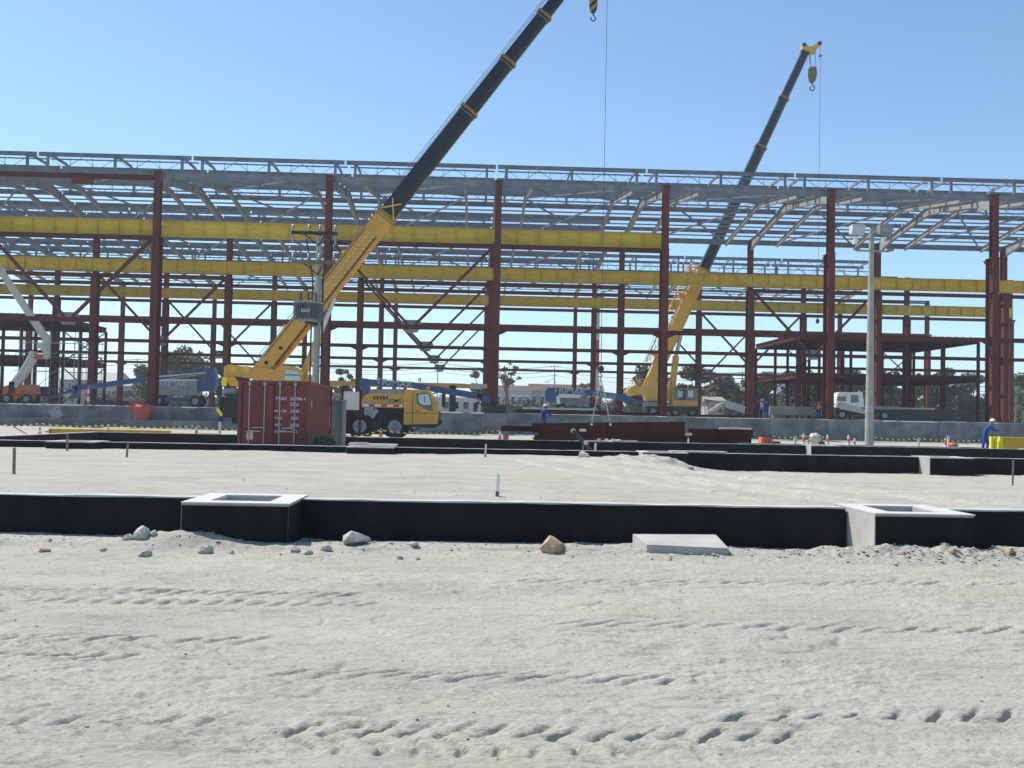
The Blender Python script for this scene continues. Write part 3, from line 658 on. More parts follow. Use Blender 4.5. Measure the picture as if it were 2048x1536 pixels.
MB().bb((txc-.2, UY-1.20, (tz0+tz1)/2-.05), (txc+.2, UY-1.17, (tz0+tz1)/2+.1)).build('rating_plate', RIM, tf)
MB().bar((ux, UY-.1, tz0-.08), (txc, UY-.9, tz0-.05), .12, .12).build('bracket', DARK, tf)

# ------------------------------------------------------------------ floodlight pole
FY = 57.5; fx_ = at(1740, 700, FY).x; ftop = at(1748, 455, FY).z
fl = thing('floodlight_pole', 'tall round concrete pole carrying two white floodlights on the right', 'floodlight pole', (fx_, FY, 0))
MB().tube([(fx_, FY, -.3), (fx_+.03, FY, ftop)], .25, 14, r2=.13).build('shaft', POLEC, fl)
for z in (2.2, 4.6, 7.0): MB().tube([(fx_, FY, z), (fx_, FY, z+.06)], .248-.0099*z+.004, 14).build('band', POLEC, fl)
a = at(1700, 477, FY-.3); b = at(1785, 477, FY-.3); b.z = a.z
MB().bar(a, b, .09, .09).build('cross_arm', GALV, fl)
for px, kk in ((1714, 0), (1769, 1)):
    c = at(px, 460, FY-.35); sx = 1
    hd = MB().prism([(c.x-.36, c.z-.22), (c.x+.3, c.z-.30), (c.x+.40, c.z+.16), (c.x+.28, c.z+.30), (c.x-.34, c.z+.26)], FY-.62, FY-.1).build('floodlight', OFFW if kk == 0 else LGREY, fl)
    MB().prism([(c.x-.30, c.z-.15), (c.x+.24, c.z-.2), (c.x+.30, c.z+.1), (c.x-.28, c.z+.16)], FY-.64, FY-.625).build('lens', SKYGL if kk == 0 else GALV, hd)
    MB().bb((c.x-.2, FY-.5, c.z-.78), (c.x-.02, FY-.2, c.z-.42)).build('ballast_box', WHITE, fl); MB().bar((c.x, FY-.35, c.z-.3), (c.x, FY-.3, a.z), .05, .05).build('bracket', GALV, fl)
a = at(1712, 501, FY-.3); b = at(1780, 506, FY-.3); b.z = a.z
MB().bar(a, b, .07, .1).build('lower_arm', GALV, fl)
for p_ in (a, b): MB().box(p_+Vector((0, -.05, .07)), (.32, .2, .13)).build('junction_lamp', LGREY, fl)

# ------------------------------------------------------------------ mobile cranes
def octo(mb, p, t, x, y, w, h, rb=.3):
    c = [(-.5, .5), (.5, .5), (.5, -.5+rb*.8), (.5-rb, -.5), (-.5+rb, -.5), (-.5, -.5+rb*.8)]
    return [p+x*(u*w)+y*(v*h) for u, v in c]
def boom_seg(a, b, w0, h0, w1, h1):
    mb = MB(); t, x, y = mb.frame(a, b); mb.loft([octo(mb, Vector(a), t, x, y, w0, h0), octo(mb, Vector(b), t, x, y, w1, h1)]); return mb
def hook_block(parent, top, s, stripes_=BLOCKS):
    """plate sides, sheaves and hook hanging from `top` (world)."""
    c = Vector(top); mb = MB()
    out = [(-.30, 0), (-.20, .12), (.20, .12), (.30, 0), (.33, -.55), (.24, -1.0), (.12, -1.18), (-.12, -1.18), (-.24, -1.0), (-.33, -.55)]
    for y0, y1 in ((-.16, -.12), (.12, .16)): mb.prism([(c.x+u*s, c.z+v*s) for u, v in out], c.y+y0*s, c.y+y1*s)
    blk = mb.build('hook_block', stripes_, parent)
    MB().lathe((c.x, c.y-.1*s, c.z-.45*s), [(.05*s, 0), (.27*s, 0), (.24*s, .05*s), (.24*s, .15*s), (.27*s, .2*s), (.05*s, .2*s)], 14, axis='y').build('sheave', DARK, blk)
    pts = [(0, -1.1), (.0, -1.36), (.12, -1.45), (.19, -1.6), (.14, -1.77), (0, -1.84), (-.14, -1.77), (-.19, -1.62), (-.15, -1.52)]
    MB().tube([(c.x+u*s, c.y, c.z+v*s) for u, v in pts], .055*s, 8).build('hook', DARK, blk); return blk
def wheel(parent, c, r, w, axis='y', name='wheel'):
    wl = MB().lathe(c, [(r*.55, -w/2), (r*.93, -w/2), (r, -w*.36), (r, w*.36), (r*.93, w/2), (r*.55, w/2), (r*.55, -w/2)], 24, axis=axis, caps=False).build(name, TYRE, parent, smooth=False)
    MB().lathe(c, [(.02, -w*.30), (r*.2, -w*.42), (r*.28, -w*.30), (r*.46, -w*.34), (r*.56, -w*.50), (r*.58, -w*.3), (r*.58, w*.5), (.02, w*.45)], 20, axis=axis).build('rim', RIM, wl); return wl
KY = 53.6
kx = at(800, 870, KY).x
c1 = thing('mobile_crane', 'big yellow truck crane in front of the hall with its black boom leaving the picture', 'crane', (at(650, 880, KY).x, KY, 0))
xf, xr = at(876, 830, KY).x, at(440, 830, KY).x
zc = lambda py, px=800: at(px, py, KY).z
ch = MB().bb((xr+.5, KY+.5, .95), (xf-1.9, KY+2.0, 1.35)).build('chassis', DARK, c1)
dz0, dz1 = zc(816), zc(809)
deck = MB().bb((at(700, 812, KY).x, KY, dz0), (at(806, 812, KY).x, KY+2.5, dz1)).build('deck', CYEL, c1)
MB().bb((at(700, 812, KY).x, KY-.012, dz0+.05), (at(806, 812, KY).x, KY-.002, dz1-.02)).build('reflector_strip', REDW, deck)
MB().prism([(at(724, 808, KY).x, dz1), (at(806, 808, KY).x, dz1), (at(806, 808, KY).x, zc(788)), (at(738, 808, KY).x, zc(788)), (at(727, 800, KY).x, zc(793))], KY+.05, KY+1.0).build('engine_cover', CYEL, c1)
pl = MB().bb((at(724, 810, KY).x, KY+.03, zc(813)), (at(754, 810, KY).x, KY+.045, zc(805))).build('side_plate', RIM, c1)
text('XCMG', .26, 'lettering', TEXTD, c1, Vector((at(788, 802, KY).x, KY+.035, zc(802, 788)))-wloc(c1), bold=.004)
MB().lathe((at(774, 802, KY).x, KY+.03, zc(802, 774)), [(.001, 0), (.10, 0), (.10, .02), (.001, .02)], 12, axis='y').build('emblem', RIM, c1)
# cab
X_ = lambda px: at(px, 820, KY).x
cab = MB().prism([(X_(808), zc(849)), (X_(876), zc(846)), (X_(878), zc(826)), (X_(874), zc(806)), (X_(862), zc(784)), (X_(856), zc(779)), (X_(811), zc(779)), (X_(808), zc(782))], KY-.1, KY+2.3).build('cab', CYEL, c1)
win = MB().prism([(X_(833), zc(807)), (X_(832), zc(789)), (X_(835), zc(785)), (X_(857), zc(785)), (X_(864), zc(803)), (X_(866), zc(818)), (X_(862), zc(821)), (X_(852), zc(818))], KY-.125, KY-.103).build('side_window', GLASS, cab)
MB().prism([(X_(838), zc(805)), (X_(836), zc(791)), (X_(838), zc(788)), (X_(856), zc(788)), (X_(862), zc(804)), (X_(861), zc(809)), (X_(846), zc(809))], KY-.135, KY-.127).build('pane', SKYGL, win)
MB().bb((X_(848), KY-.142, zc(803)), (X_(850), KY-.136, zc(791))).build('window_post', GLASS, win)
MB().bb((X_(825), KY-.11, zc(846)), (X_(826), KY-.101, zc(783))).build('door_seam', DARK, cab); MB().bb((X_(834), KY-.13, zc(823)), (X_(838), KY-.102, zc(821))).build('door_handle', DARK, cab)
MB().prism([(X_(810), zc(850)), (X_(879), zc(847)), (X_(881), zc(838)), (X_(885), zc(843)), (X_(882), zc(849)), (X_(866), zc(855)), (X_(812), zc(852))], KY-.14, KY+2.34).build('bumper', DARK, c1)
MB().bb((X_(875), KY-.08, zc(846)), (X_(880), KY+2.2, zc(822))).build('grille', DARK, cab)
mr = MB().bar((X_(866), KY-.1, zc(786)), (X_(884), KY-.5, zc(779)), .05, .05).build('mirror_arm', DARK, cab)
MB().bb((X_(884), KY-.6, zc(812)), (X_(891), KY-.45, zc(782))).build('mirror', DARK, mr)
MB().lathe((X_(856), KY+.4, zc(779)), [(.10, 0), (.10, .12), (.06, .2), (.01, .22)], 10).build('beacon', ORANGE, cab)
MB().bb((X_(808), KY-.05, zc(812)), (X_(811), KY+.05, zc(770))).build('boom_rest', CYEL2, c1); MB().bb((X_(806), KY-.1, zc(780)), (X_(812), KY+.3, zc(770))).build('boom_rest_head', ORANGE, c1)
MB().bb((X_(796), KY+.5, zc(788)), (X_(798), KY+.6, zc(770))).build('exhaust', RIM, c1)
wr = .64
for px in (720, 790):
    wheel(c1, (X_(px), KY+.26, .95), wr, .42); wheel(c1, (X_(px), KY+2.1, .95), wr, .42)
for px in (500, 545):
    wheel(c1, (X_(px), KY+.26, .95), wr, .42)
for k in range(10):
    a0 = math.pi*(.93-.68*k/9); 
    if k: MB().bar(prev, (X_(726)+math.cos(a0)*.92, KY+.05, .98+math.sin(a0)*.80), .5, .04, up=(0, 1, 0)).build('mudguard', RIM if k > 6 else DARK, c1)
    prev = (X_(726)+math.cos(a0)*.92, KY+.05, .98+math.sin(a0)*.80)
MB().bb((X_(682), KY-.1, .55), (X_(703), KY+2.4, zc(812))).build('rear_outrigger_box', RED2, c1); MB().bb((X_(680), KY-.15, zc(812)), (X_(704), KY+2.45, zc(809))).build('outrigger_cover', RIM, c1)
MB().box((X_(712), KY+.5, dz1+.12), (.85, .5, .22)).build('stowed_bag', SAFE, c1)
MB().bar((X_(820), KY, zc(852)), (X_(826), KY-.1, zc(862)), .05, .12).build('step', DARK, c1); MB().bar((X_(826), KY-.1, zc(862)), (X_(845), KY, zc(851)), .04, .05).build('step_rail', DARK, c1)
MB().bb((X_(742), KY+.12, .55), (X_(770), KY+1.0, 1.25)).build('underside_shade_box', DARK, c1); MB().bb((X_(703), KY+.3, 1.25), (X_(812), KY+2.2, dz0-.003)).build('underside_shade_fill', DARK, c1)  # dark boxes added to stand for shade under the truck between the wheels
MB().bb((X_(806), KY+.15, .95), (X_(822), KY+2.0, zc(825))).build('cab_underside_fill', DARK, c1)  # same dark fill for the underside, carried on below the cab
# tail on the left with outrigger
MB().bb((X_(446), KY+.1, zc(842)), (X_(478), KY+2.4, zc(795))).build('tail_box', DARK, c1); MB().bb((X_(441), KY-.05, zc(801)), (X_(452), KY+2.5, zc(799))).build('tail_cover', RIM, c1)
og = MB().bb((X_(437), KY+.1, zc(850)), (X_(443), KY+.35, zc(800))).build('outrigger', DARK, c1); MB().tube([(X_(439), KY+.2, .12), (X_(439), KY+.2, zc(846))], .07, 8).build('outrigger_ram', STEEL, og); MB().lathe((X_(439), KY+.2, .04), [(.05, .14), (.34, .06), (.36, 0), (.05, 0)], 12).build('outrigger_pad', DARK, og)
MB().bar((X_(434), KY, zc(824)), (X_(444), KY, zc(838)), .1, .14).build('hazard_flag', SIGY, og)
MB().lathe((X_(452), KY+.6, zc(789)), [(.25, -.3), (.28, -.2), (.28, .2), (.25, .3)], 12, axis='x').build('air_tank', RIM, c1)
# superstructure
sup = MB().prism([(X_(442), zc(760)), (X_(442), zc(740)), (X_(452), zc(735)), (X_(475), zc(738)), (X_(500), zc(740)), (X_(530), zc(741)), (X_(552), zc(745)), (X_(612), zc(752)), (X_(612), zc(790)), (X_(500), zc(790)), (X_(500), zc(762))], KY+.35, KY+2.2).build('superstructure', CYEL, c1)
MB().prism([(X_(441), zc(779)), (X_(441), zc(760)), (X_(478), zc(760)), (X_(478), zc(779))], KY+.2, KY+2.4).build('counterweight', HAZ, sup)
MB().bb((X_(440), KY+.19, zc(779)), (X_(450), KY+.6, zc(762))).build('counterweight_plate', SIGY, sup)
MB().lathe((X_(560), KY+1.25, 1.1), [(.7, 0), (.75, .1), (.75, zc(790)-1.1), (.6, zc(788)-1.1)], 20).build('slew_ring', DARK, c1)
for px in (462, 488): MB().lathe((X_(px), KY+.5, zc(744)), [(.02, -.2), (.16, -.2), (.16, .2), (.02, .2)], 12, axis='y').build('winch', CYEL2, sup)
pts = [(X_(548), zc(790)), (X_(549), zc(748)), (X_(556), zc(739)), (X_(572), zc(736)), (X_(592), zc(739)), (X_(602), zc(746)), (X_(606), zc(765)), (X_(606), zc(790))]
oc = MB().prism(pts, KY-.4, KY+.33).build('operator_cab', CYEL, c1)
ow = MB().prism([(X_(571), zc(765)), (X_(571), zc(748)), (X_(574), zc(745)), (X_(594), zc(747)), (X_(600), zc(752)), (X_(601), zc(766))], KY-.425, KY-.402).build('cab_window', SKYGL, oc)
MB().bb((X_(571), KY-.435, zc(756)), (X_(600), KY-.427, zc(754))).build('window_rail', DARK, ow)
MB().tube([(X_(560), KY-.1, zc(736)), (X_(566), KY-.1, zc(733)), (X_(590), KY-.1, zc(734)), (X_(600), KY-.1, zc(741))], .03, 6).build('roof_rail', RIM, oc)
# boom
BX = lambda py: 775+.788*(430-py)
bp_ = lambda py: at(BX(py), py, KY+1.1)
segs = [(748, 432, .92, 1.0, CYEL, 'boom_base'), (436, 223, .80, .86, BLACKB, 'boom_section'), (226, 124, .70, .78, BLACKB, 'boom_section'), (127, 32, .62, .70, BLACKB, 'boom_section'), (35, -78, .54, .62, BLACKB, 'boom_section')]
for y0, y1, w, h, mt, nm in segs:
    sg = boom_seg(bp_(y0), bp_(y1), w, h, w, h*(.97)).build(nm, mt, c1)
    e = bp_(y1); d = (bp_(y1)-bp_(y0)).normalized()
    boom_seg(e-d*.06, e+d*.10, w+.10, h+.13, w+.10, h+.12).build('collar', COLM, sg)
    boom_seg(e-d*.22, e-d*.17, w+.05, h+.06, w+.05, h+.06).build('collar_rib', COLM, sg)
    tt, sx_, up__ = MB().frame(bp_(y0), e)
    if nm == 'boom_base':
        for off in (.12, -.22):
            mb = MB()
            for k in range(22):
                p_ = e-d*(1.4+k*.26)+up__*off-sx_*(-(w/2+.012)) if False else e-d*(1.4+k*.26)+up__*off+Vector((0, -(w/2+.012), 0)); mb.bar(p_, p_+d*.12, .012, .03)
            tag(mb.build('rivet_row', WHITE, sg), kind='stuff')
        for f in (.25, .5, .72): MB().bar(bp_(y0).lerp(e, f)+up__*(h/2), bp_(y0).lerp(e, f)+up__*(h/2+.12)+d*.15, .3, .08).build('rope_guide', CYEL2, sg)
        for off, f in ((.12, .06), (.0, .16)): p_ = bp_(y0).lerp(e, f)+up__*off; MB().lathe(p_+Vector((0, -w/2-.03, 0)), [(.02, 0), (.1, 0), (.1, .06), (.02, .06)], 10, axis='y').build('pivot_pin', DARK, sg)
        # open lattice collar at the end of the base section
        for v in (-.5, .5):
            MB().bar(e+up__*(h*v), e+d*.95+up__*(h*v*.6), .1, .1).build('collar_brace', CYEL2, sg)
            MB().bar(e+up__*(h*v)+Vector((0, -w/2, 0)), e+d*.9+up__*(-h*v*.55)+Vector((0, -w/2+.05, 0)), .07, .07).build('collar_brace', CYEL2, sg)
for off in (.62, .74):
    tt, sx_, up__ = MB().frame(bp_(740), bp_(0)); MB().tube([bp_(735)+up__*off, bp_(430)+up__*off*.95, bp_(-78)+up__*(off*.72)], .018, 5).build('hoist_rope', DARK, c1)
hd = bp_(-78); MB().box(hd+Vector((.25, 0, .1)), (.9, .6, .7), rot=Matrix.Rotation(R(-52), 3, 'Y')).build('boom_head', CYEL2, c1)
MB().lathe(at(1190, -66, KY+1.1), [(.05, -.14), (.3, -.14), (.26, 0), (.3, .14), (.05, .14)], 14, axis='y').build('head_sheave', DARK, c1)
jx = at(1215, -40, KY+1.1); MB().bar(hd, jx, .2, .25).build('runner', CYEL2, c1)
blk = hook_block(c1, at(1187, -3, KY+1.1), .66, BLOCKS)
for dx in (-.1, .1): MB().tube([at(1187, -5, KY+1.1)+Vector((dx, 0, 0)), at(1190, -66, KY+1.1)+Vector((dx, 0, 0))], .015, 5).build('hoist_rope', DARK, c1)
hb = at(1197, 733, KY+1.1); hb.x = jx.x
MB().tube([jx, hb], .012, 5).build('runner_rope', DARK, c1)
bl2 = MB().lathe(hb+Vector((0, 0, -.28)), [(.02, 0), (.14, .06), (.17, .16), (.14, .28), (.03, .36)], 12).build('hook_ball', DARK, c1)
MB().tube([hb+Vector((0, 0, -.28)), hb+Vector((0, 0, -.40)), hb+Vector((.09, 0, -.48)), hb+Vector((0, 0, -.58)), hb+Vector((-.09, 0, -.5))], .03, 6).build('hook', DARK, bl2)
SLH = hb+Vector((0, 0, -.55))
for k, off in enumerate((-.30, -.36, .40)):
    d0 = bp_(735).lerp(bp_(440), .04); d1 = bp_(735).lerp(bp_(440), .9); tt, sx_, up__ = MB().frame(d0, d1)
    MB().tube([d0+up__*off+Vector((0, -.49, 0)), d0.lerp(d1, .5)+up__*(off-.02)+Vector((0, -.50, 0)), d1+up__*off+Vector((0, -.49, 0))], .022, 5).build('hose', DARK, c1)
MB().tube([(X_(735), KY+.03, 1.1), (X_(748), KY-.02, .85), (X_(765), KY+.02, 1.15), (X_(782), KY-.02, 1.3)], .03, 5).build('hose', DARK, c1)
for k in range(5): MB().bb((X_(746)+k*.16, KY+.035, zc(800)), (X_(746)+k*.16+.10, KY+.048, zc(793))).build('louvre', DARK, c1)
MB().bb((X_(812), KY-.115, zc(826)), (X_(874), KY-.102, zc(825))).build('trim_line', DARK, cab)
# lift cylinder
ca, cm_, cb_ = at(597, 775, KY+1.1), at(640, 668, KY+1.1), at(668, 596, KY+1.1)
MB().tube([ca, cm_], .20, 12).build('lift_cylinder', CYEL2, c1); MB().tube([cm_, cb_], .14, 12).build('lift_rod', STEEL, c1)

# far crane, inside the open bay
QY = 131.
c2 = thing('mobile_crane', 'yellow telescopic crane parked inside the hall with its black boom through the open roof', 'crane', (at(1320, 830, QY).x, QY, FLOOR))
PX = lambda px, py, Y=QY: at(px, py, Y)
def q(name, mt, mb, p=c2): return mb.build(name, mt, p)
B2 = lambda py: at(1297+.468*(775-py), py, QY)
segs = [(778, 540, 1.35, 1.55, CYEL2, 'boom_base'), (545, 295, 1.15, 1.35, BLACKB, 'boom_section'), (300, 197, 1.0, 1.15, BLACKB, 'boom_section'), (200, 104, .85, 1.0, BLACKB, 'boom_section')]
for y0, y1, w, h, mt, nm in segs:
    sg = boom_seg(B2(y0), B2(y1), w, h, w, h*.97).build(nm, mt, c2); e = B2(y1); d = (B2(y1)-B2(y0)).normalized()
    boom_seg(e-d*.08, e+d*.18, w+.14, h+.2, w+.14, h+.18).build('collar', COLM, sg)
d = (B2(104)-B2(775)).normalized(); up2 = MB().frame(B2(775), B2(104))[2]
h0 = B2(104)
q('boom_head', CYEL2, MB().prism([(p.x, p.z) for p in (PX(1602, 93), PX(1608, 88), PX(1617, 96), PX(1628, 92), PX(1634, 86), PX(1641, 86), PX(1640, 93), PX(1630, 101), PX(1630, 107), PX(1615, 106), PX(1604, 101))], QY-.5, QY+.5))
for px, py in ((1606, 92), (1637, 89)): q('head_sheave', DARK, MB().lathe(PX(px, py)+Vector((0, -.55, 0)), [(.03, 0), (.26, 0), (.26, .08), (.03, .08)], 12, axis='y'))
hook_block(c2, PX(1625, 137), 1.55)
for a_, b_ in (((1620, 106), (1621, 137)), ((1631, 106), (1630, 137))): q('hoist_rope', DARK, MB().tube([PX(*a_), PX(*b_)], .03, 5))
q('hoist_link', DARK, MB().tube([PX(1619.5, 110), PX(1620.5, 126)], .07, 6))
ja = PX(1641, 90); jb = PX(1634, 640); jb.x = ja.x
q('runner_rope', DARK, MB().tube([ja, jb], .022, 5)); q('hook_ball', DARK, MB().lathe(jb, [(.02, -.5), (.22, -.3), (.25, 0), (.03, .3)], 10)); q('overhoist_weight', DARK, MB().box((ja.x, QY, PX(1640, 112).z), (.3, .3, .18)))
# stowed lattice fly jib on the boom flank
def lattice(a, b, w, h, n, parent, name='fly_jib', mt=CYEL2, r=.05):
    mb = MB(); t, x, y = mb.frame(a, b); a, b = Vector(a), Vector(b); L = (b-a).length
    cs = [(i*w/2, j*h/2) for i, j in ((-1, -1), (1, -1), (1, 1), (-1, 1))]
    P = lambda f, c: a+(b-a)*f+x*c[0]+y*c[1]
    for c in cs: mb.bar(P(0, c), P(1, c), r*2, r*2)
    for k in range(n):
        for i in range(4):
            c, e = cs[i], cs[(i+1) % 4]; (c, e) = (c, e) if k % 2 else (e, c); mb.bar(P(k/n, c), P((k+1)/n, e), r*1.2, r*1.2)
    return mb.build(name, mt, parent)
lattice(B2(735)+up2*1.3+Vector((0, -.2, 0)), B2(545)+up2*1.5+Vector((0, -.2, 0)), .7, .9, 10, c2)
lattice(B2(575)+up2*.9, B2(535)+up2*1.25, 1.4, 1.0, 4, c2, 'jib_foot', r=.06)
for k in range(5): q('boom_bracket', CYEL2, MB().bar(B2(700-k*28)+up2*.7, B2(696-k*28)+up2*1.15, .5, .25))
q('jib_bracket', CYEL2, MB().bar(B2(600)+up2*.7, B2(600)+up2*1.6, .5, .7)); q('jib_bracket', CYEL2, MB().bar(B2(715)+up2*.6, B2(715)+up2*1.7, .5, .6))
for off in (1.0, 2.3): q('hoist_rope', DARK, MB().tube([B2(770)+up2*.4+Vector((-1.5, 0, 0)), B2(640)+up2*off, B2(540)+up2*off*.9], .025, 5))
q('lift_cylinder', CYEL2, MB().tube([PX(1343, 788), PX(1352, 712)], .42, 12)); q('lift_rod', STEEL, MB().tube([PX(1352, 712), PX(1363, 665)], .24, 12))
q('superstructure', CYEL2, MB().prism([(p.x, p.z) for p in (PX(1255, 790), PX(1253, 781), PX(1262, 775), PX(1290, 776), PX(1294, 758), PX(1302, 757), PX(1340, 778), PX(1340, 802), PX(1290, 802), PX(1286, 784), PX(1272, 786))], QY-1.2, QY+1.2))
q('counterweight', CYEL2, MB().prism([(p.x, p.z) for p in (PX(1250, 784), PX(1258, 774), PX(1288, 774), PX(1290, 788), PX(1262, 792))], QY-1.5, QY+1.5))
lattice(PX(1262, 769), PX(1296, 766), 1.2, 1.0, 5, c2, 'winch_cage')
q('slew_ring', DARK, MB().lathe((PX(1312, 810).x, QY, PX(1312, 812).z), [(1.0, 0), (1.1, .1), (1.1, .7), (.9, .8)], 18))
q('chassis', DARK, MB().bb((PX(1288, 820).x, QY-2, FLOOR+.7), (PX(1390, 820).x, QY+1.6, FLOOR+1.3)))
q('chassis_skirt', LGREY, MB().bb((PX(1290, 806).x, QY-2.1, FLOOR+1.3), (PX(1340, 806).x, QY+1.6, PX(1300, 804).z)))
for px in (1300, 1318, 1345, 1378): wheel(c2, (PX(px, 820).x, QY-1.85, FLOOR+.68), .66, .5)
cb2 = q('carrier_cab', CYEL, MB().bb((PX(1338, 800).x, QY-2.4, PX(1340, 817).z), (PX(1387, 800).x, QY+.4, PX(1340, 778).z)))
MB().bb((PX(1339, 800).x, QY-2.44, PX(1360, 801).z), (PX(1386, 800).x, QY-2.41, PX(1360, 779.5).z)).build('windscreen', GLASS, cb2)
for px in (1348, 1368): MB().bb((PX(px, 790).x, QY-2.46, PX(px, 795).z), (PX(px+10, 790).x, QY-2.445, PX(px, 782).z)).build('glass_pane', SKYGL, cb2)
MB().bb((PX(1336, 815).x, QY-2.5, PX(1360, 822).z), (PX(1389, 815).x, QY-2.42, PX(1360, 813).z)).build('bumper', DARK, cb2)

# ------------------------------------------------------------------ boom lifts
def poly_px(mb, pts, Y, d):                   # outline given in photograph pixels on plane Y, thickness d behind it
    w = [at(px, py, Y) for px, py in pts]; return mb.prism([(p.x, p.z) for p in w], Y, Y+d)
def lift_chassis(t, x0, x1, Y, mt, r=.55):
    MB().bb((x0+.3, Y+.3, FLOOR+.55), (x1-.3, Y+2.0, FLOOR+1.0)).build('chassis', mt, t)
    for x in (x0+.5, x1-.5):
        for yy in (Y+.2, Y+2.1): wheel(t, (x, yy, FLOOR+r), r, .38)
LY = 109.
L1 = thing('boom_lift', 'long blue boom lift with grey hood behind the leftmost red column', 'boom lift', (at(350, 800, LY).x, LY, FLOOR))
lift_chassis(L1, at(305, 800, LY).x, at(400, 800, LY).x, LY, BLUE, .62)
hd_ = poly_px(MB(), [(313, 790), (313, 763), (320, 760), (392, 760), (394, 790)], LY, 2.2).build('hood', LGREY, L1)
text('TRIMAK', .72, 'lettering', LIFTT, L1, at(345, 767, LY)-wloc(L1)+Vector((0, -.015, 0)), sx=1.15, bold=.01)
text('9291', .45, 'lettering', LIFTT, L1, at(347, 775, LY)-wloc(L1)+Vector((0, -.015, 0)))
poly_px(MB(), [(313, 759), (313, 761), (392, 761), (392, 759)], LY-.02, 2.2).build('hood_edge', WHITE, L1)
poly_px(MB(), [(392, 782), (394, 762), (418, 752), (430, 738), (432, 770), (426, 783)], LY+.5, 1.2).build('riser', BLUE, L1)
poly_px(MB(), [(150, 772), (405, 738), (428, 735), (430, 746), (405, 748), (150, 781)], LY+.2, .9).build('boom', BLUE, L1)
poly_px(MB(), [(315, 752), (412, 744), (412, 746), (315, 755)], LY+.1, .5).build('boom_cylinder', OFFW, L1)
poly_px(MB(), [(143, 772), (155, 770), (153, 796), (146, 798)], LY+.2, .9).build('jib_knuckle', BLUE, L1)
poly_px(MB(), [(84, 800), (86, 797), (150, 776), (152, 782)], LY+.3, .5).build('jib', BLUE, L1)
bk = MB()
bxa, bxb, bza, bzb = at(70, 800, LY).x, at(112, 800, LY).x, at(90, 803, LY).z, at(90, 776, LY).z
for x in (bxa, (bxa+bxb)/2, bxb):
    for yy in (LY-.3, LY+.8): bk.bar((x, yy, bza), (x, yy, bzb), .07, .07)
for z in (bza, (bza+bzb)/2, bzb):
    for yy in (LY-.3, LY+.8): bk.bar((bxa, yy, z), (bxb, yy, z), .07, .07)
bk.bb((bxa, LY-.3, bza-.08), (bxb, LY+.8, bza)); bk.build('basket', BLUE, L1)
MB().bb((bxa+.3, LY, bza+.5), (bxa+1.2, LY+.4, bzb+.15)).build('control_box', DARK, L1)
L2Y = 112.
L2 = thing('boom_lift', 'blue boom lift sloping down to the right behind the crane cab', 'boom lift', (at(760, 805, L2Y).x, L2Y, FLOOR))
lift_chassis(L2, at(722, 800, L2Y).x, at(800, 800, L2Y).x, L2Y, BLUE, .62)
poly_px(MB(), [(738, 800), (738, 782), (745, 778), (806, 778), (808, 800)], L2Y, 2.2).build('hood', LGREY, L2)
text('TRIMAK', .62, 'lettering', LIFTT, L2, at(768, 785, L2Y)-wloc(L2)+Vector((0, -.015, 0)), sx=1.1)
poly_px(MB(), [(719, 802), (719, 756), (735, 757), (740, 780), (738, 802)], L2Y+.4, 1.2).build('riser', BLUE, L2)
bm = poly_px(MB(), [(719, 757), (822, 764), (965, 787), (965, 800), (820, 776), (719, 769)], L2Y+.1, .9).build('boom', BLUE, L2)
p_ = at(789, 766.5, L2Y+.08); tt_ = text('TRIMAK', .95, 'lettering', LIFTT, L2, p_-wloc(L2), sx=1.2, ry=0, bold=.015); tt_.rotation_euler = (R(90), R(5.2), 0)
poly_px(MB(), [(955, 786), (985, 795), (985, 806), (955, 800)], L2Y+.1, .9).build('jib', BLUE, L2)
L3Y = 114.
L3 = thing('boom_lift', 'blue boom lift with a bulky head and white pipe right of the centre column', 'boom lift', (at(1140, 810, L3Y).x, L3Y, FLOOR))
lift_chassis(L3, at(1115, 800, L3Y).x, at(1200, 800, L3Y).x, L3Y, BLUE, .6)
poly_px(MB(), [(1091, 800), (1090, 782), (1095, 776), (1112, 775), (1120, 790), (1116, 806), (1096, 804)], L3Y+.1, 1.3).build('head', BLUE, L3)
poly_px(MB(), [(1108, 775), (1178, 780), (1250, 789), (1288, 805), (1284, 809), (1240, 800), (1178, 791), (1112, 785)], L3Y+.2, .9).build('boom', BLUE, L3)
tt_ = text('TRIMAK', .88, 'lettering', LIFTT, L3, at(1139, 782, L3Y+.05)-wloc(L3), sx=1.15, bold=.015); tt_.rotation_euler = (R(90), R(4), 0)
tt_ = text('Z-80/60', .72, 'lettering', LIFTT, L3, at(1208, 791.5, L3Y+.18)-wloc(L3), sx=1.1, bold=.01); tt_.rotation_euler = (R(90), R(6), 0)
poly_px(MB(), [(1122, 810), (1122, 794), (1175, 792), (1178, 810)], L3Y+.5, 1.6).build('hood', LGREY, L3)
MB().tube([at(1117, 808, L3Y+.1), at(1116, 794, L3Y+.1), at(1119, 791.5, L3Y+.1), at(1160, 792.5, L3Y+.1)], .22, 8).build('white_pipe', WHITE, L3)
L4Y = 105.
L4 = thing('boom_lift', 'orange and cream articulated lift reaching up at the left edge', 'boom lift', (at(35, 790, L4Y).x, L4Y, FLOOR))
lift_chassis(L4, at(2, 800, L4Y).x, at(62, 800, L4Y).x, L4Y, ORANGE, .5)
poly_px(MB(), [(5, 788), (7, 773), (16, 770), (62, 769), (64, 788)], L4Y, 2.1).build('turntable', ORANGE, L4)
poly_px(MB(), [(50, 772), (62, 772), (62, 781), (52, 782)], L4Y-.02, .3).build('panel', LGREY, L4)
poly_px(MB(), [(16, 787), (18, 763), (29, 763), (28, 787)], L4Y-.1, .8).build('mount', DARK, L4)
poly_px(MB(), [(20, 766), (47, 727), (60, 702), (69, 704), (67, 722), (56, 742), (36, 772), (29, 776)], L4Y-.1, .7).build('lower_boom', OFFW, L4)
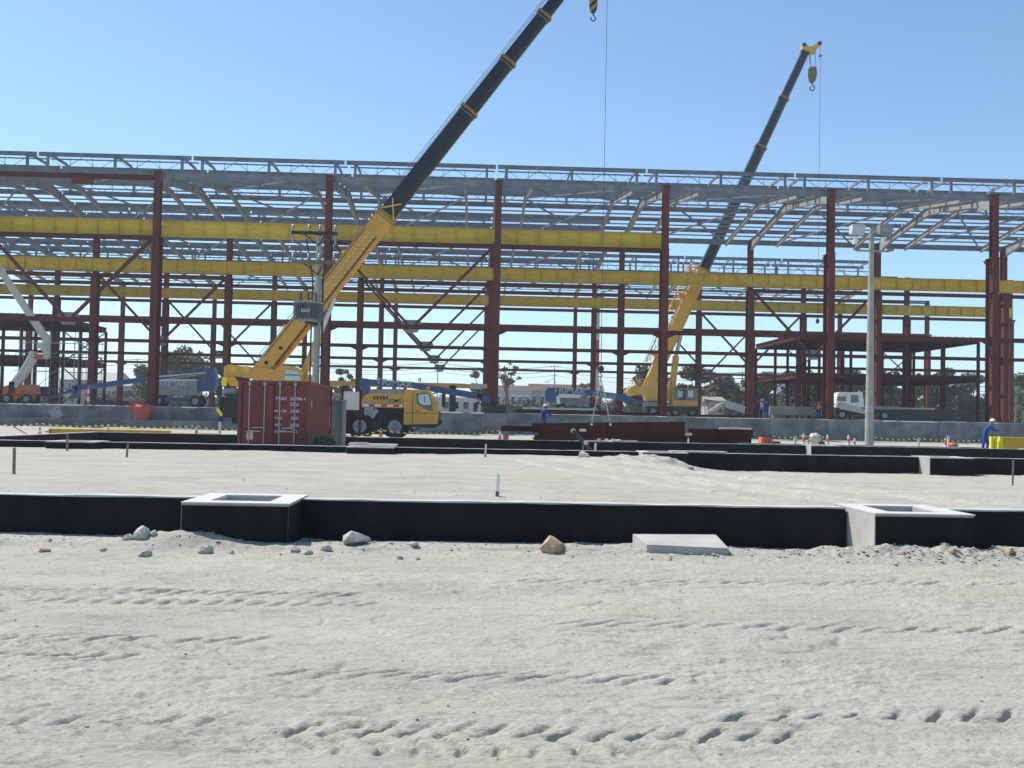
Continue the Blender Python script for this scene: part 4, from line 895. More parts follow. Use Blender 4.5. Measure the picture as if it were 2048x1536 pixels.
poly_px(MB(), [(22, 762), (46, 729), (61, 702), (63, 704), (48, 732), (26, 763)], L4Y-.2, .9).build('lower_boom_face', WHITE, L4)
poly_px(MB(), [(74, 688), (94, 683), (93, 716), (87, 718), (84, 700), (72, 694)], L4Y, .9).build('knuckle', OFFW, L4)
poly_px(MB(), [(67, 718), (70, 708), (86, 708), (86, 718)], L4Y-.05, .6).build('knuckle_cover', ORANGE, L4)
poly_px(MB(), [(81, 676), (-14, 530), (-6, 524), (93, 670), (92, 678)], L4Y+.1, .6).build('upper_boom', OFFW, L4)
poly_px(MB(), [(86, 668), (96, 669), (96, 684), (84, 684)], L4Y, .8).build('upper_knuckle', OFFW, L4)
# yellow boom lying stowed behind the lifts
SB = thing('stowed_crane_boom', 'long ochre crane boom lying level behind the blue lift', 'crane boom', (at(800, 800, 127).x, 127, FLOOR))
poly_px(MB(), [(655, 761), (925, 767), (945, 769), (945, 776), (925, 776), (655, 772)], 127, 1.0).build('boom', CYEL, SB)
poly_px(MB(), [(940, 767), (975, 768), (975, 776), (940, 778)], 126.9, 1.2).build('boom_head', OFFW, SB)
for px in (690, 905): MB().bb((at(px, 800, 127).x-.4, 127, FLOOR), (at(px, 800, 127).x+.4, 128, at(px, 771, 127).z)).build('stand', DARK, SB)
tb_ = MB().bar(at(838, 764, 127.3), at(838, 757, 127.3), .1, .1).bar(at(841, 764, 127.3), at(841, 757, 127.3), .1, .1).bar(at(837, 757, 127.3), at(842, 757, 127.3), .1, .1); tb_.build('mast_bracket', DARK, SB)

# ------------------------------------------------------------------ white truck, stair flights, mast
TY = 101.
tk = thing('white_truck', 'white truck cab parked behind the red column right of centre', 'truck', (at(1705, 825, TY).x, TY, FLOOR))
cbx = poly_px(MB(), [(1672, 815), (1674, 792), (1679, 785), (1725, 784), (1729, 815)], TY, 2.3).build('cab', WHITE, tk)
poly_px(MB(), [(1702, 805), (1702, 790), (1716, 790), (1718, 804), (1710, 806)], TY-.03, .06).build('side_window', GLASS, cbx)
poly_px(MB(), [(1674, 801), (1676, 793), (1692, 793), (1692, 803)], TY-.03, .06).build('windscreen', GLASS, cbx)
poly_px(MB(), [(1674, 788), (1679, 784), (1695, 784), (1695, 790)], TY-.3, .4).build('sun_visor', WHITE, cbx)
MB().bb((at(1672, 815, TY).x, TY+.1, FLOOR+.5), (at(1800, 815, TY).x, TY+2.2, at(1700, 815, TY).z)).build('chassis', DARK, tk)
for px in (1685, 1770): wheel(tk, (at(px, 820, TY).x, TY+.2, FLOOR+.5), .5, .35)
MB().bb((at(1735, 808, TY).x, TY, at(1740, 818, TY).z), (at(1800, 808, TY).x, TY+2.3, at(1740, 812, TY).z)).build('bed', LGREY, tk)
def stair(label, pts, Y, d):
    t = thing('stair_flight', label, 'stair flight', (at(pts[0][0], pts[0][1], Y).x, Y, FLOOR))
    poly_px(MB(), pts, Y, .16).build('stringer', CONCL, t); poly_px(MB(), pts, Y+d, .16).build('stringer', CONCL, t)
    a, b = at(*pts[0], Y), at(*pts[1], Y); n = 8
    for k in range(n): p_ = a.lerp(b, (k+.5)/n); MB().bb((p_.x-.25, Y+.165, p_.z-.35), (p_.x+.2, Y+d-.005, p_.z-.1)).build('tread', CONC, t)
    return t
stair('white precast stair flight leaning down in front of the white truck', [(1681, 803), (1731, 819), (1731, 828), (1681, 818)], 97.3, 1.6)
stair('white precast stair flight lying left of the workers by the column', [(1452, 800), (1490, 812), (1490, 827), (1452, 815)], 97.8, 1.6)
stair('grey precast stair flight with its back to the white one near the far crane', [(1452, 801), (1420, 821), (1420, 826), (1452, 811)], 98.6, 1.4)
MY = 160.
ms = thing('antenna_mast', 'slim red and white banded mast beyond the centre right column', 'mast', (at(1194, 815, MY).x, MY, FLOOR))
mx_ = at(1194, 700, MY).x; mtop = at(1196, 596, MY).z
MB().tube([(mx_, MY, FLOOR), (mx_, MY, mtop)], .42, 8, r2=.32).build('shaft', MAST, ms); MB().bb((mx_-.5, MY-.3, mtop), (mx_+.9, MY+.3, mtop+.5)).build('platform', HOUSEG, ms); MB().tube([(mx_+.7, MY-.3, FLOOR), (mx_+.6, MY-.3, mtop)], .05, 5).build('cable', DARK, ms)

# ------------------------------------------------------------------ girder stack, slings, yellow girders, timber
def girder(label, x0, x1, y, z0, h0, h1, w=.32, mt=RED, cat='girder', grp='red girders in the stack'):
    t = thing('plate_girder', label, cat, ((x0+x1)/2, y, z0), grp)
    mb = MB()
    mb.add([(x0, y-w/2, z0), (x1, y-w/2, z0), (x1, y+w/2, z0), (x0, y+w/2, z0), (x0, y-w/2, z0+.03), (x1, y-w/2, z0+.03), (x1, y+w/2, z0+.03), (x0, y+w/2, z0+.03)], [(0,3,2,1),(4,5,6,7),(0,1,5,4),(1,2,6,5),(2,3,7,6),(3,0,4,7)])
    mb.build('bottom_flange', mt, t)
    MB().prism([(x0, z0+.031), (x1, z0+.031), (x1, z0+h1-.031), (x0, z0+h0-.031)], y-.015, y+.015).build('web', mt, t)
    MB().add([(x0, y-w/2, z0+h0-.03), (x1, y-w/2, z0+h1-.03), (x1, y+w/2, z0+h1-.03), (x0, y+w/2, z0+h0-.03), (x0, y-w/2, z0+h0), (x1, y-w/2, z0+h1), (x1, y+w/2, z0+h1), (x0, y+w/2, z0+h0)], [(0,3,2,1),(4,5,6,7),(0,1,5,4),(1,2,6,5),(2,3,7,6),(3,0,4,7)]).build('top_flange', mt, t)
    n = max(2, int((x1-x0)/2))
    for k in range(n+1):
        x = x0+.02+(x1-x0-.04)*k/n; hh = h0+(h1-h0)*(x-x0)/(x1-x0); MB().bb((x-.012, y-w/2+.02, z0+.032), (x+.012, y-.016, z0+hh-.032)).build('stiffener', mt, t)
    return t
GY = 56.5
gx = lambda px: at(px, 870, GY).x
gz = lambda py, px=1200: at(px, py, GY).z
girder('tapered red girder on top of the stack, hung from the crane slings', gx(1062), gx(1364), GY-.6, .744, gz(849)-.744, gz(842)-.744+.06, mt=RED2)
lg_ = girder('long red girder lying behind the tapered one, sticking out to the left', gx(1002), gx(1240), GY+.3, gz(866), gz(855)-gz(866), gz(855)-gz(866), mt=RED2)
for px in (1012, 1120, 1230): MB().bb((gx(px)-.15, GY+.1, -.05), (gx(px)+.15, GY+.5, gz(866)-.003)).build('packer', WOODD, lg_)
girder('red girder at the bottom of the stack under the tapered one', gx(1075), gx(1370), GY-.6, .10, .64, .64, mt=RED2)
girder('right hand red girder of the stack with a plank on top', gx(1372), gx(1500), GY-.5, .735, .40, .40, mt=RED2)
girder('right hand red girder in the middle layer of the stack', gx(1374), gx(1497), GY-.5, .375, .355, .355, mt=RED2)
girder('right hand red girder lowest in the stack', gx(1376), gx(1492), GY-.5, .01, .36, .36, mt=RED2)
girder('low red girder lying in front of the stack on the right', gx(1275), gx(1470), GY-1.3, .01, .36, .36, mt=RED2)
girder('short red girder stub under the left end of the stack', gx(1066), gx(1096), GY-1.2, .0, .66, .66, mt=RED2)
def timber(label, c, d, mt=PINE, rz=0, cat='timber'):
    return tag(MB().box(c, d, rot=Matrix.Rotation(R(rz), 3, 'Z')).box((c[0]+d[0]*.04, c[1]+.01, c[2]+d[2]*.5+.012), (d[0]*.85, d[1]*.8, .022), rot=Matrix.Rotation(R(rz+2), 3, 'Z')).build('timber_block', mt), label, cat)
timber('pale timber packer under the middle of the tapered girder', (gx(1162), GY-.82, gz(861)), (.34, .25, .12)); timber('pale timber packer at the right end of the tapered girder', (gx(1370), GY-.85, gz(865)), (.34, .25, .12))
timber('long pale plank lying on the right hand girders', (gx(1466), GY-.5, 1.17), (1.7, .3, .06))
for k, px in enumerate((1198, 1213, 1226)): timber(('small pale offcut on the ground below the girder stack, left one', 'small pale offcut on the ground below the girder stack, middle one', 'small pale offcut on the ground below the girder stack, right one')[k], (at(px, 877, 49.62).x, 49.62, .555), (.15, .12, .10))
sg_ = thing('sling', 'pair of lifting slings hanging from the crane hook to the tapered girder', 'sling', SLH)
sa, sb = gr(1179, 846, gz(846)), None
ea = Vector((gx(1180), GY-.6, gz(847))); eb = Vector((gx(1217), GY-.6, gz(847)))
for e in (ea, eb): MB().tube([SLH, SLH.lerp(e, .5)+Vector((.02, 0, 0)), e], .028, 6).build('sling_leg', OFFW, sg_); MB().box(e+Vector((0, -.05, -.03)), (.12, .1, .14)).build('shackle', WHITE, sg_)
# grey pipes in front of the stack
for k, (p0, p1, nm) in enumerate((((1150, 884), (1275, 884), 'grey steel tube lying below the girder stack'), ((1190, 886), (1240, 882), 'short white tube lying crosswise below the girder stack'))):
    a, b = at(*p0, 53.5), at(*p1, 53.5+.4*k); t = thing('steel_tube', nm, 'tube', (a.x, a.y, 0)); MB().tube([a, b], .09, 10).build('pipe', GALV if k == 0 else WHITE, t)
    for f in (.15, .85): c = a.lerp(b, f); MB().bb((c.x-.12, c.y-.15, -.05), (c.x+.12, c.y+.15, c.z-.088)).build('packer', WOODD, t)
# leaning post with pale plates
lp = thing('leaning_post', 'black steel post leaning left with pale end plates behind the second beam', 'post', gr(1183, 905, .1))
a, b = at(1183, 903, 40), at(1147, 862, 40.5); a = a+(a-b)*.35; MB().bar(a, b, .13, .13).build('shaft', DARK, lp); MB().lathe(b, [(.02, -.03), (.10, -.03), (.10, .03), (.02, .03)], 12, axis='y').build('end_plate', OFFW, lp)
c = at(1172, 885, 39.8); MB().lathe(c, [(.02, -.03), (.09, -.03), (.09, .03), (.02, .03)], 12, axis='y').build('middle_plate', OFFW, lp); MB().box(Vector((at(1170, 908, 38).x, 38, .12)), (.5, .4, .4), rot=Matrix.Rotation(R(12), 3, 'Z')).build('foot_block', CONC, lp)
# yellow girders
yg = girder('yellow girder lying flat on the left behind the cones', at(100, 868, 60).x, at(342, 868, 60).x, 60, .05, .36, .36, .5, YEL, 'girder', 'yellow girders on the ground')
yx = at(1984, 885, 53).x
for k, (dx, dy) in enumerate(((0, 0), (.22, .5), (.72, 1.1))):
    girder('yellow girder at the right edge, %s of three side by side' % ('nearest', 'middle', 'farthest')[k], yx+dx, yx+9, 52.6+dy, .02, 1.0, 1.0, .5, YEL, 'girder', 'yellow girders on the ground')
for k, (pa, pb) in enumerate(((1983, 1988), (1990, 1995), (2000, 2006))):
    z0, z1 = .01, at(1985, 873, 52).z
    tag(MB().bb((at(pa, 885, 52).x, 52.02, z0), (at(pb, 885, 52).x, 52.25, z1)).bb((at(pa, 885, 52).x+.02, 52.0, z0+.1), (at(pb, 885, 52).x-.02, 52.018, z1-.1)).build('end_stop_plate', SIGY), ('bright yellow upright plate nearest the worker', 'bright yellow upright plate in the middle of three', 'bright yellow upright plate farthest from the worker')[k], 'plate', 'yellow plates at the girder ends')
# lumber pile left
for k in range(9):
    px = 352+k*8; c = at(px, 868, 65+k % 2*.5); c.z = .05+.05*(k % 3); pk = timber('pale loose plank in the lumber heap left of the container', c, (2.4-.12*k, .25, .05), PINE if k % 3 else WOOD, -25+k*6, 'plank'); pk['group'] = 'planks of the lumber heap'

# ------------------------------------------------------------------ cones, tape, barriers, stakes
cone_src = None
def cone(label, px, py, Y, h=.75, z0=None):
    global cone_src
    p_ = at(px, py, Y); z = hz(p_.x, Y); h = p_.z-z
    if cone_src is None:
        t = thing('traffic_cone', label, 'traffic cone', (p_.x, Y, z), 'orange and white traffic cones')
        MB().loft([[(x*.19, y*.19, 0) for x, y in ((-1,-1),(1,-1),(1,1),(-1,1))], [(x*.18, y*.18, .04) for x, y in ((-1,-1),(1,-1),(1,1),(-1,1))]]).build('base', SAFE, t, (0, 0, 0))
        prof = [(.145, .04), (.115, .22), (.115, .221), (.085, .40), (.085, .401), (.055, .58), (.055, .581), (.03, .75)]
        for k in range(4): MB().lathe((0, 0, 0), [prof[2*k], prof[2*k+1]], 14).build('band', SAFE if k % 2 == 0 else WHITE, t, (0, 0, 0))
        cone_src = t
    else:
        t = copy_tree(cone_src); t.location = (p_.x, Y, z); t['label'] = label
    t.scale = (min(h, .9)/.75, min(h, .9)/.75, h/.75); return t
cone('orange and white cone just right of the crane wheels', 762, 857, 51.8)
cone('orange cone beside the left end of the red girder stack', 1000, 863, 51.5)
cone('cone with a white top by the lumber heap left of the container', 393, 853, 52.5)
cone('cone half hidden on the left behind the yellow girder', 217, 850, 61); cone('cone at the far left beside the leaning red rod', 80, 850, 60)
for px, py, nm in ((1607, 867, 'leftmost cone of the group left of the floodlight pole'), (1655, 869, 'second cone of the group left of the floodlight pole'), (1697, 870, 'cone just left of the floodlight pole'), (1709, 876, 'small cone touching the floodlight pole on its left')): cone(nm, px, py, 58)
cone('red and white cone right of the floodlight pole', 1891, 876, 58.5)
mk = thing('marker_post', 'slim red and white striped marker post on the wall left of the leftmost column', 'post', at(176, 812, 94.6)); p_ = at(176, 812, 94.6)
for k in range(5): MB().lathe((p_.x, 94.6, FLOOR+k*.34), [(.13-.012*k, 0), (.118-.012*k, .339)], 10).build('band', SAFE if k % 2 == 0 else WHITE, mk)
MB().lathe((p_.x, 94.6, FLOOR-.03), [(.35, 0), (.3, .06), (.1, .08)], 10).build('foot', SAFE, mk)
def tape(label, pts, Y):
    t = thing('barrier_tape', label, 'barrier tape', at(pts[0][0], pts[0][1], Y), 'black and yellow barrier tapes')
    P = [at(px, py, Y) for px, py in pts]; Q = []
    for a, b in zip(P[:-1], P[1:]):
        n = 8
        for k in range(n): f = k/n; p_ = a.lerp(b, f); p_.z -= .10*math.sin(math.pi*f); Q.append(p_)
    Q.append(P[-1]); vs_ = []; fs = []
    for k, p_ in enumerate(Q): vs_ += [p_+Vector((0, .01*(k % 2), -.032)), p_+Vector((0, -.01*(k % 3), .032))]
    for k in range(len(Q)-1): fs.append((2*k, 2*k+2, 2*k+3, 2*k+1))
    MB().add(vs_, fs).build('ribbon', TAPE, t); return t
tape('striped barrier tape sagging across the left of the site', [(-20, 847), (80, 847), (217, 850), (393, 852), (476, 858)], 51.6)
tape('striped barrier tape running right from behind the container to the red girders', [(690, 872), (762, 860), (880, 866), (1000, 861)], 51.4)
tape('striped barrier tape beside the small machine left of the floodlight pole', [(1540, 872), (1607, 871), (1655, 873)], 58.2)
tape('striped barrier tape right of the floodlight pole', [(1750, 875), (1838, 877), (1970, 880)], 58.4)
for k, (px, nm) in enumerate(((1532, 'small red plastic barrier left of the cones'), (1906, 'small dark red drum barrier right of the floodlight pole'))):
    t = thing('plastic_barrier', nm, 'barrier', at(px, 889, 57)); x, z = at(px, 889, 57).x, .1
    if k == 0:
        for j in range(3): MB().bb((x-.28+j*.22, 56.9, z), (x-.1+j*.22, 57.5, z+.62-.03*j)).build('block', SAFE if j == 0 else ORANGE, t)
        MB().bb((x+.38, 57, z), (x+.8, 57.6, z+.4)).build('dark_end', RED2, t)
    else: MB().lathe((x, 57, z), [(.25, 0), (.27, .1), (.27, .42), (.2, .5), (.02, .52)], 12).build('drum', ORANGE, t)
# small machine with white parts
mc = thing('cement_mixer', 'small white and grey cement mixer between the cones', 'mixer', at(1630, 888, 58.5)); c = at(1630, 877, 58.5)
MB().lathe(c, [(.12, -.35), (.3, -.2), (.33, .05), (.2, .3), (.14, .32)], 14, axis='x').build('drum', OFFW, mc)
for dx in (-.35, .35): MB().bar((c.x+dx, 58.5, c.z+.05), (c.x+dx*1.3, 58.3, .1), .07, .07).build('leg', LGREY, mc)
wheel(mc, (c.x+.3, 58.2, .3), .22, .1)
for k, (px, py0, py1) in enumerate(((1590, 876, 888), (1837, 880, 891), (1897, 873, 891))):
    b = at(px, py0, 58); a = Vector((b.x, 58, -.05)); tag(MB().bar(a, b, .14 if k == 0 else .09, .12).box(b+Vector((0, 0, .02)), (.18, .15, .04)).build('marker_post', OFFW), ('short pale marker post at the left of the cone group', 'short pale marker post midway right of the floodlight pole', 'thin pale post beside the red drum barrier')[k], 'post')
def stake(label, px, py0, py1, z0, w, mt, mt2=None):
    b = gr(px, py1, z0); zt = at(px, py0, b.y).z; g0 = hz(b.x, b.y)
    t = thing('survey_stake', label, 'stake', (b.x, b.y, g0), 'survey stakes')
    zs = g0+(zt-g0)*.22; le = random.uniform(-.01, .01)
    MB().bar((b.x, b.y, g0-.1), (b.x+le, b.y, zs), w, w*.45, up=(0, 1, 0)).build('buried_end', WOODD, t); MB().bar((b.x+le, b.y, zs), (b.x+le*3, b.y, zt), w, w*.45, up=(0, 1, 0)).build('shaft', mt, t)
stake('dark wooden survey stake at the left edge', 28, 895, 948, .27, .055, WOODD); stake('dark wooden stake against the second beam on the left', 134, 868, 904, .25, .06, WOODD)
stake('dark wooden stake in the middle of the left fill', 253, 882, 916, .27, .05, WOODD); stake('white painted survey stake in the centre of the fill', 994, 948, 993, .27, .058, WHITE)
stake('grey wooden stake standing before the second beam at centre', 970, 888, 914, .3, .06, OFFW); stake('thin dark stake at the right edge', 2025, 920, 973, .1, .04, WOODD)
stake('pale upright stake beside the leaning black post', 1190, 886, 904, .2, .09, OFFW)
# leaning rod on the left
a, b = gr(55, 869, 0.1), at(30, 855, 50); tag(MB().tube([a, b], .03, 6).tube([b, b+Vector((-.05, 0, .04))], .04, 6).build('steel_rod', ORANGE), 'thin rusty red rod leaning at the far left', 'rod')
# red mesh bin in front of the wall
mbn = thing('mesh_bin', 'red plastic mesh bundle heaped against the retaining wall on the left', 'mesh bundle', at(283, 838, 92.4)); c = at(283, 838, 92.4); c.z = .66
mb = MB(); rings = []
for z, r in ((0, .62), (.3, .66), (.8, .78), (1.15, .8), (1.35, .6)):
    rings.append([(c.x+r*math.cos(2*math.pi*k/18)*(1+.12*random.uniform(-1, 1)), c.y+r*math.sin(2*math.pi*k/18), c.z+z+random.uniform(-.06, .06)) for k in range(18)])
mb.loft(rings).build('bundle', MESHR, mbn)
mb = MB()
for k in range(40): p_ = c+Vector((random.uniform(-1.3, .8), random.uniform(-.5, .5), 1.0+random.uniform(-.2, .9)*random.random())); mb.box(p_, (.3, .04, .14), rot=Matrix.Rotation(random.uniform(0, 3), 3, 'Y'))
tag(mb.build('loose_strands', MESHR, mbn), kind='stuff')

# ------------------------------------------------------------------ people
def skin_mesh(verts, edges, radii, root):
    me = bpy.data.meshes.new('body'); me.from_pydata([tuple(v) for v in verts], edges, []); o = bpy.data.objects.new('tmp', me); COL.objects.link(o)
    md = o.modifiers.new('skin', 'SKIN'); md.use_smooth_shade = True
    for k, r in enumerate(radii): me.skin_vertices[0].data[k].radius = r
    me.skin_vertices[0].data[root].use_root = True
    o.modifiers.new('sub', 'SUBSURF').levels = 1
    dg = bpy.context.evaluated_depsgraph_get(); out = bpy.data.meshes.new_from_object(o.evaluated_get(dg)); bpy.data.objects.remove(o); return out
def person(label, loc, rz, top_mt, leg_mt, helmet_mt, pose='stand', vest=None, s=1.0, lean=0.):
    t = thing('person', label, 'person', loc, None, rz)
    J = {}
    L = lean
    J['pel'] = (0, 0, .93); J['sp'] = (0, -.05*L, 1.15); J['ch'] = (0, -.22*L, 1.36-.05*L); J['nk'] = (0, -.33*L, 1.50-.08*L); J['hd'] = (0, -.40*L-.02, 1.60-.1*L); J['ht'] = (0, -.44*L-.01, 1.74-.12*L)
    for n, sx in (('l', 1), ('r', -1)):
        J['hp'+n] = (sx*.10, 0, .88); 
        fw = {'walk': .22*sx, 'stand': .03*sx, 'bend': .12*sx}.get(pose, 0)
        J['kn'+n] = (sx*.115, -fw-.03, .50); J['an'+n] = (sx*.12, -fw*(.8)+.02, .10); J['to'+n] = (sx*.13, -fw*.8-.15, .045)
        J['sh'+n] = (sx*.19, -.25*L, 1.40-.06*L)
        if pose == 'bend' or (pose == 'reach' and sx > 0): J['el'+n] = (sx*.27, -.25*L-.22, 1.22-.06*L); J['wr'+n] = (sx*.20, -.25*L-.46, 1.16-.06*L)
        elif pose == 'folded': J['el'+n] = (sx*.30, -.02, 1.16); J['wr'+n] = (sx*.06, -.22, 1.20)
        elif pose == 'point' and sx < 0: J['el'+n] = (sx*.40, -.1, 1.32); J['wr'+n] = (sx*.62, -.2, 1.38)
        else: J['el'+n] = (sx*.27, -.25*L+.03, 1.12); J['wr'+n] = (sx*.28, -.25*L-.08, .88)
    names = list(J); ix = {n: k for k, n in enumerate(names)}
    E_ = [('pel', 'sp'), ('sp', 'ch'), ('ch', 'nk'), ('nk', 'hd'), ('hd', 'ht')]
    for n in 'lr': E_ += [('pel', 'hp'+n), ('hp'+n, 'kn'+n), ('kn'+n, 'an'+n), ('an'+n, 'to'+n), ('ch', 'sh'+n), ('sh'+n, 'el'+n), ('el'+n, 'wr'+n)]
    K = 1.18
    rad = {'pel': (.16, .12), 'sp': (.155, .115), 'ch': (.175, .125), 'nk': (.06, .06), 'hd': (.085, .105), 'ht': (.07, .085), 'hp': (.10, .10), 'kn': (.068, .07), 'an': (.05, .055), 'to': (.045, .035), 'sh': (.075, .075), 'el': (.052, .052), 'wr': (.038, .032)}
    me = skin_mesh([J[n] for n in names], [(ix[a], ix[b]) for a, b in E_], [tuple(K*v if n[:2] not in ('nk', 'hd', 'ht', 'wr', 'to') else v for v in rad.get(n, rad.get(n[:2]))) for n in names], 0)
    for mm in (top_mt, leg_mt, SKIN, NAVY): me.materials.append(mm)
    zn = J['nk'][2]
    for p_ in me.polygons:
        c = p_.center
        p_.material_index = 2 if c.z > zn-.005 and abs(c.x) < .14 else 3 if c.z < .09 else 1 if c.z < .92 and abs(c.x) < .22 and not (Vector(J['wrl'])-c).length < .1 and not (Vector(J['wrr'])-c).length < .1 else 0
    # hands: palm and five fingers, joined to the body mesh
    import bmesh
    bm = bmesh.new(); bm.from_mesh(me)
    hb_ = MB()
    for n, sx in (('l', 1), ('r', -1)):
        w = Vector(J['wr'+n]); d = (w-Vector(J['el'+n])).normalized(); fr_ = hb_.frame(w, w+d)
        sd_ = fr_[1]; hb_.bar(w-d*.02, w+d*.09, .075, .032, .085, .028)
        for k, (o, l) in enumerate(((-.033, .06), (-.011, .078), (.011, .073), (.033, .055))): p0 = w+d*.09+sd_*o; p1 = p0+d*l*.55; p2 = p1+d*l*.4-fr_[2]*.025; hb_.bar(p0, p1, .018, .018, .016, .016); hb_.bar(p1, p2, .016, .016, .012, .012)
        hb_.bar(w+d*.03+sd_*.035*-sx, w+d*.085+sd_*.075*-sx, .022, .02, .016, .016)
    o_ = [bm.verts.new(v) for v in hb_.v]
    for f in hb_.f: fc = bm.faces.new([o_[i] for i in f]); fc.material_index = 2
    # face: nose, ears, eyes, mouth
    h = Vector(J['hd'])+Vector((0, 0, .02)); fb = MB()
    fb.bar(h+Vector((0, -.10, .02)), h+Vector((0, -.135, -.02)), .03, .03, .035, .025)
    for sx in (-1, 1): fb.box(h+Vector((sx*.088, .0, .0)), (.02, .045, .06))
    o_ = [bm.verts.new(v) for v in fb.v]
    for f in fb.f: fc = bm.faces.new([o_[i] for i in f]); fc.material_index = 2
    fb = MB()
    for sx in (-1, 1): fb.box(h+Vector((sx*.035, -.100, .025)), (.028, .012, .012))
    fb.box(h+Vector((0, -.100, -.055)), (.045, .012, .01))
    o_ = [bm.verts.new(v) for v in fb.v]
    for f in fb.f: fc = bm.faces.new([o_[i] for i in f]); fc.material_index = 3
    bm.to_mesh(me); bm.free(); me.name = 'body'
    place('body', me, t, (0, 0, 0))
    c = Vector(J['ht'])+Vector((0, 0, -.045))
    MB().lathe(c, [(.155, 0), (.135, .015), (.128, .05), (.10, .10), (.05, .13), (.008, .135)], 16).box(c+Vector((0, -.15, .01)), (.16, .09, .015)).build('helmet', helmet_mt, t, (0, 0, 0), True)
    if vest:
        b = Vector(J['ch']); rr = []
        for z, rx, ry in ((.93, .185, .145), (1.1, .19, .15), (1.3, .205, .155), (1.42, .17, .13), (1.48, .10, .09)):
            rr.append([Vector((rx*math.cos(a), ry*math.sin(a)-.22*L*(z-.93)/.45, z)) for a in [2*math.pi*k/16 for k in range(16)]])
        MB().loft(rr).build('vest', vest, t, (0, 0, 0), True)
    t.scale = (s, s, s); return t
WY = 51.8
p_ = at(1972, 895, WY); tag(MB().bb((p_.x-.5, WY-.4, -.05), (p_.x+.4, WY+.4, .10)).bb((p_.x-.48, WY-.38, .102), (p_.x+.38, WY+.4, .218)).build('timber_block', WOODD), 'dark timber block under the feet of the stooping worker', 'timber'); person('worker in blue overalls and white helmet stooping over the yellow girder at right', (p_.x-.05, WY, .22), R(70), DENIM, DENIM, WHITE, 'bend', lean=.75)
p_ = at(1087, 850, 58); person('worker in blue overalls with pale helmet behind the red girder stack', (p_.x, 58, .52), R(60), DENIM, DENIM, OFFW, 'reach', lean=.2)
pal = thing('pallet_stack', 'low stack of dark pallets under the worker behind the red girders', 'pallets', (p_.x, 58, 0))
for k in range(3):
    for j in range(4): MB().bb((p_.x-.6, 57.45+j*.3, -.05+k*.19+.11), (p_.x+.6, 57.65+j*.3, -.05+k*.19+.14)).build('board', WOODD, pal)
    for j in range(3): MB().bb((p_.x-.55+j*.5, 57.45, -.05+k*.19), (p_.x-.45+j*.5, 58.55, -.05+k*.19+.109)).build('bearer', WOODD, pal)
p_ = at(1637, 830, 96.5); person('worker in orange vest and dark helmet on the hall floor beside the red column', (p_.x, 96.5, FLOOR), R(170), NAVY, DENIM, NAVY, 'point', VEST)
for px, mt, lg_, hm, nm, rz in ((1513, NAVY, NAVY, NAVY, 'worker in black clothes, leftmost of the group of three by the column', 120), (1522, SHIRT, NAVY, WHITE, 'worker in pale shirt and white helmet in the middle of the group', 90), (1535, DENIM, DENIM, NAVY, 'worker in blue overalls, rightmost of the group of three', 200)):
    p_ = at(px, 829, 97); person(nm, (p_.x, 97+(px-1522)*.03, FLOOR), R(rz), mt, lg_, hm, 'folded' if px == 1522 else 'stand', lean=.15)
p_ = at(1230, 815, 116); person('small far worker in a pink shirt left of the far crane', (p_.x, 116, FLOOR), R(40), PINK, DENIM, PINK, 'stand')
p_ = at(950, 825, 99); person('worker crouched low by the centre column, only blue helmet and dark back showing', (p_.x, 99, FLOOR-.35), R(90), NAVY, NAVY, BLUE, 'bend', lean=.9)

# ------------------------------------------------------------------ rocks and soil clods
def rock_mesh(seed, n=26):
    import bmesh
    r_ = random.Random(seed); bm = bmesh.new()
    for k in range(n):
        v = Vector((r_.gauss(0, 1), r_.gauss(0, 1), r_.gauss(0, 1))).normalized(); v.x *= .55*r_.uniform(.8, 1.1); v.y *= .42; v.z *= .36*r_.uniform(.8, 1.15); bm.verts.new(v)
    bmesh.ops.convex_hull(bm, input=bm.verts); me = bpy.data.meshes.new('rock'); bm.to_mesh(me); bm.free(); me.materials.append(ROCK); return me
RMS = [rock_mesh(k) for k in range(8)]
def rock(label, px, py, s, mt=None, k=0, grp='loose rocks along the front beam', sz=1., y=None):
    p_ = gr(px, py, .06); yy = min(p_.y, 12.95) if y is None else y
    me = RMS[k % 8]
    if mt: me = me.copy(); me.materials.clear(); me.materials.append(mt)
    o = bpy.data.objects.new('rock', me); COL.objects.link(o); o.location = (p_.x*yy/p_.y, yy, hz(p_.x*yy/p_.y, yy)+s*.14*sz); o.scale = (s, s, s*sz); o.rotation_euler = (random.uniform(-.2, .2), random.uniform(-.2, .2), random.uniform(0, 6))
    return tag(o, label, 'rock', grp)
rock('largest pointed grey rock against the beam left of the left pedestal', 284, 1082, .21, None, 1, sz=1.3); rock('squat grey rock left of the pointed one against the beam', 256, 1082, .13, None, 2)
rock('small pale rock right of the pointed rock', 307, 1082, .11, None, 3); rock('rounded grey rock in front of the left pedestal', 413, 1095, .19, None, 4); rock('dark flat rock below the pointed one', 291, 1098, .15, None, 5)
rock('pale rock at the far left foot of the beam', 207, 1092, .10, None, 6); rock('low brown clod at the left foot of the beam', 90, 1093, .16, ROCKB, 7, sz=.6)
rock('small pale rock right of the left pedestal front', 462, 1096, .10, None, 2); rock('tall tilted pale rock left of the smooth boulder', 652, 1093, .15, None, 1, sz=1.2); rock('grey rock beside the tilted one', 590, 1094, .13, None, 3); rock('small grey rock between the tilted rock and its neighbour', 618, 1096, .11, None, 4)
rock('smooth large boulder half buried against the beam right of the left pedestal', 712, 1086, .40, None, 5, sz=.75); rock('small white rock right of the boulder', 828, 1092, .13, None, 6); rock('little brown stone below the white rock', 800, 1106, .09, ROCKB, 7); rock('tiny ochre stone near the centre foot of the beam', 836, 1107, .07, ROCKB, 0)
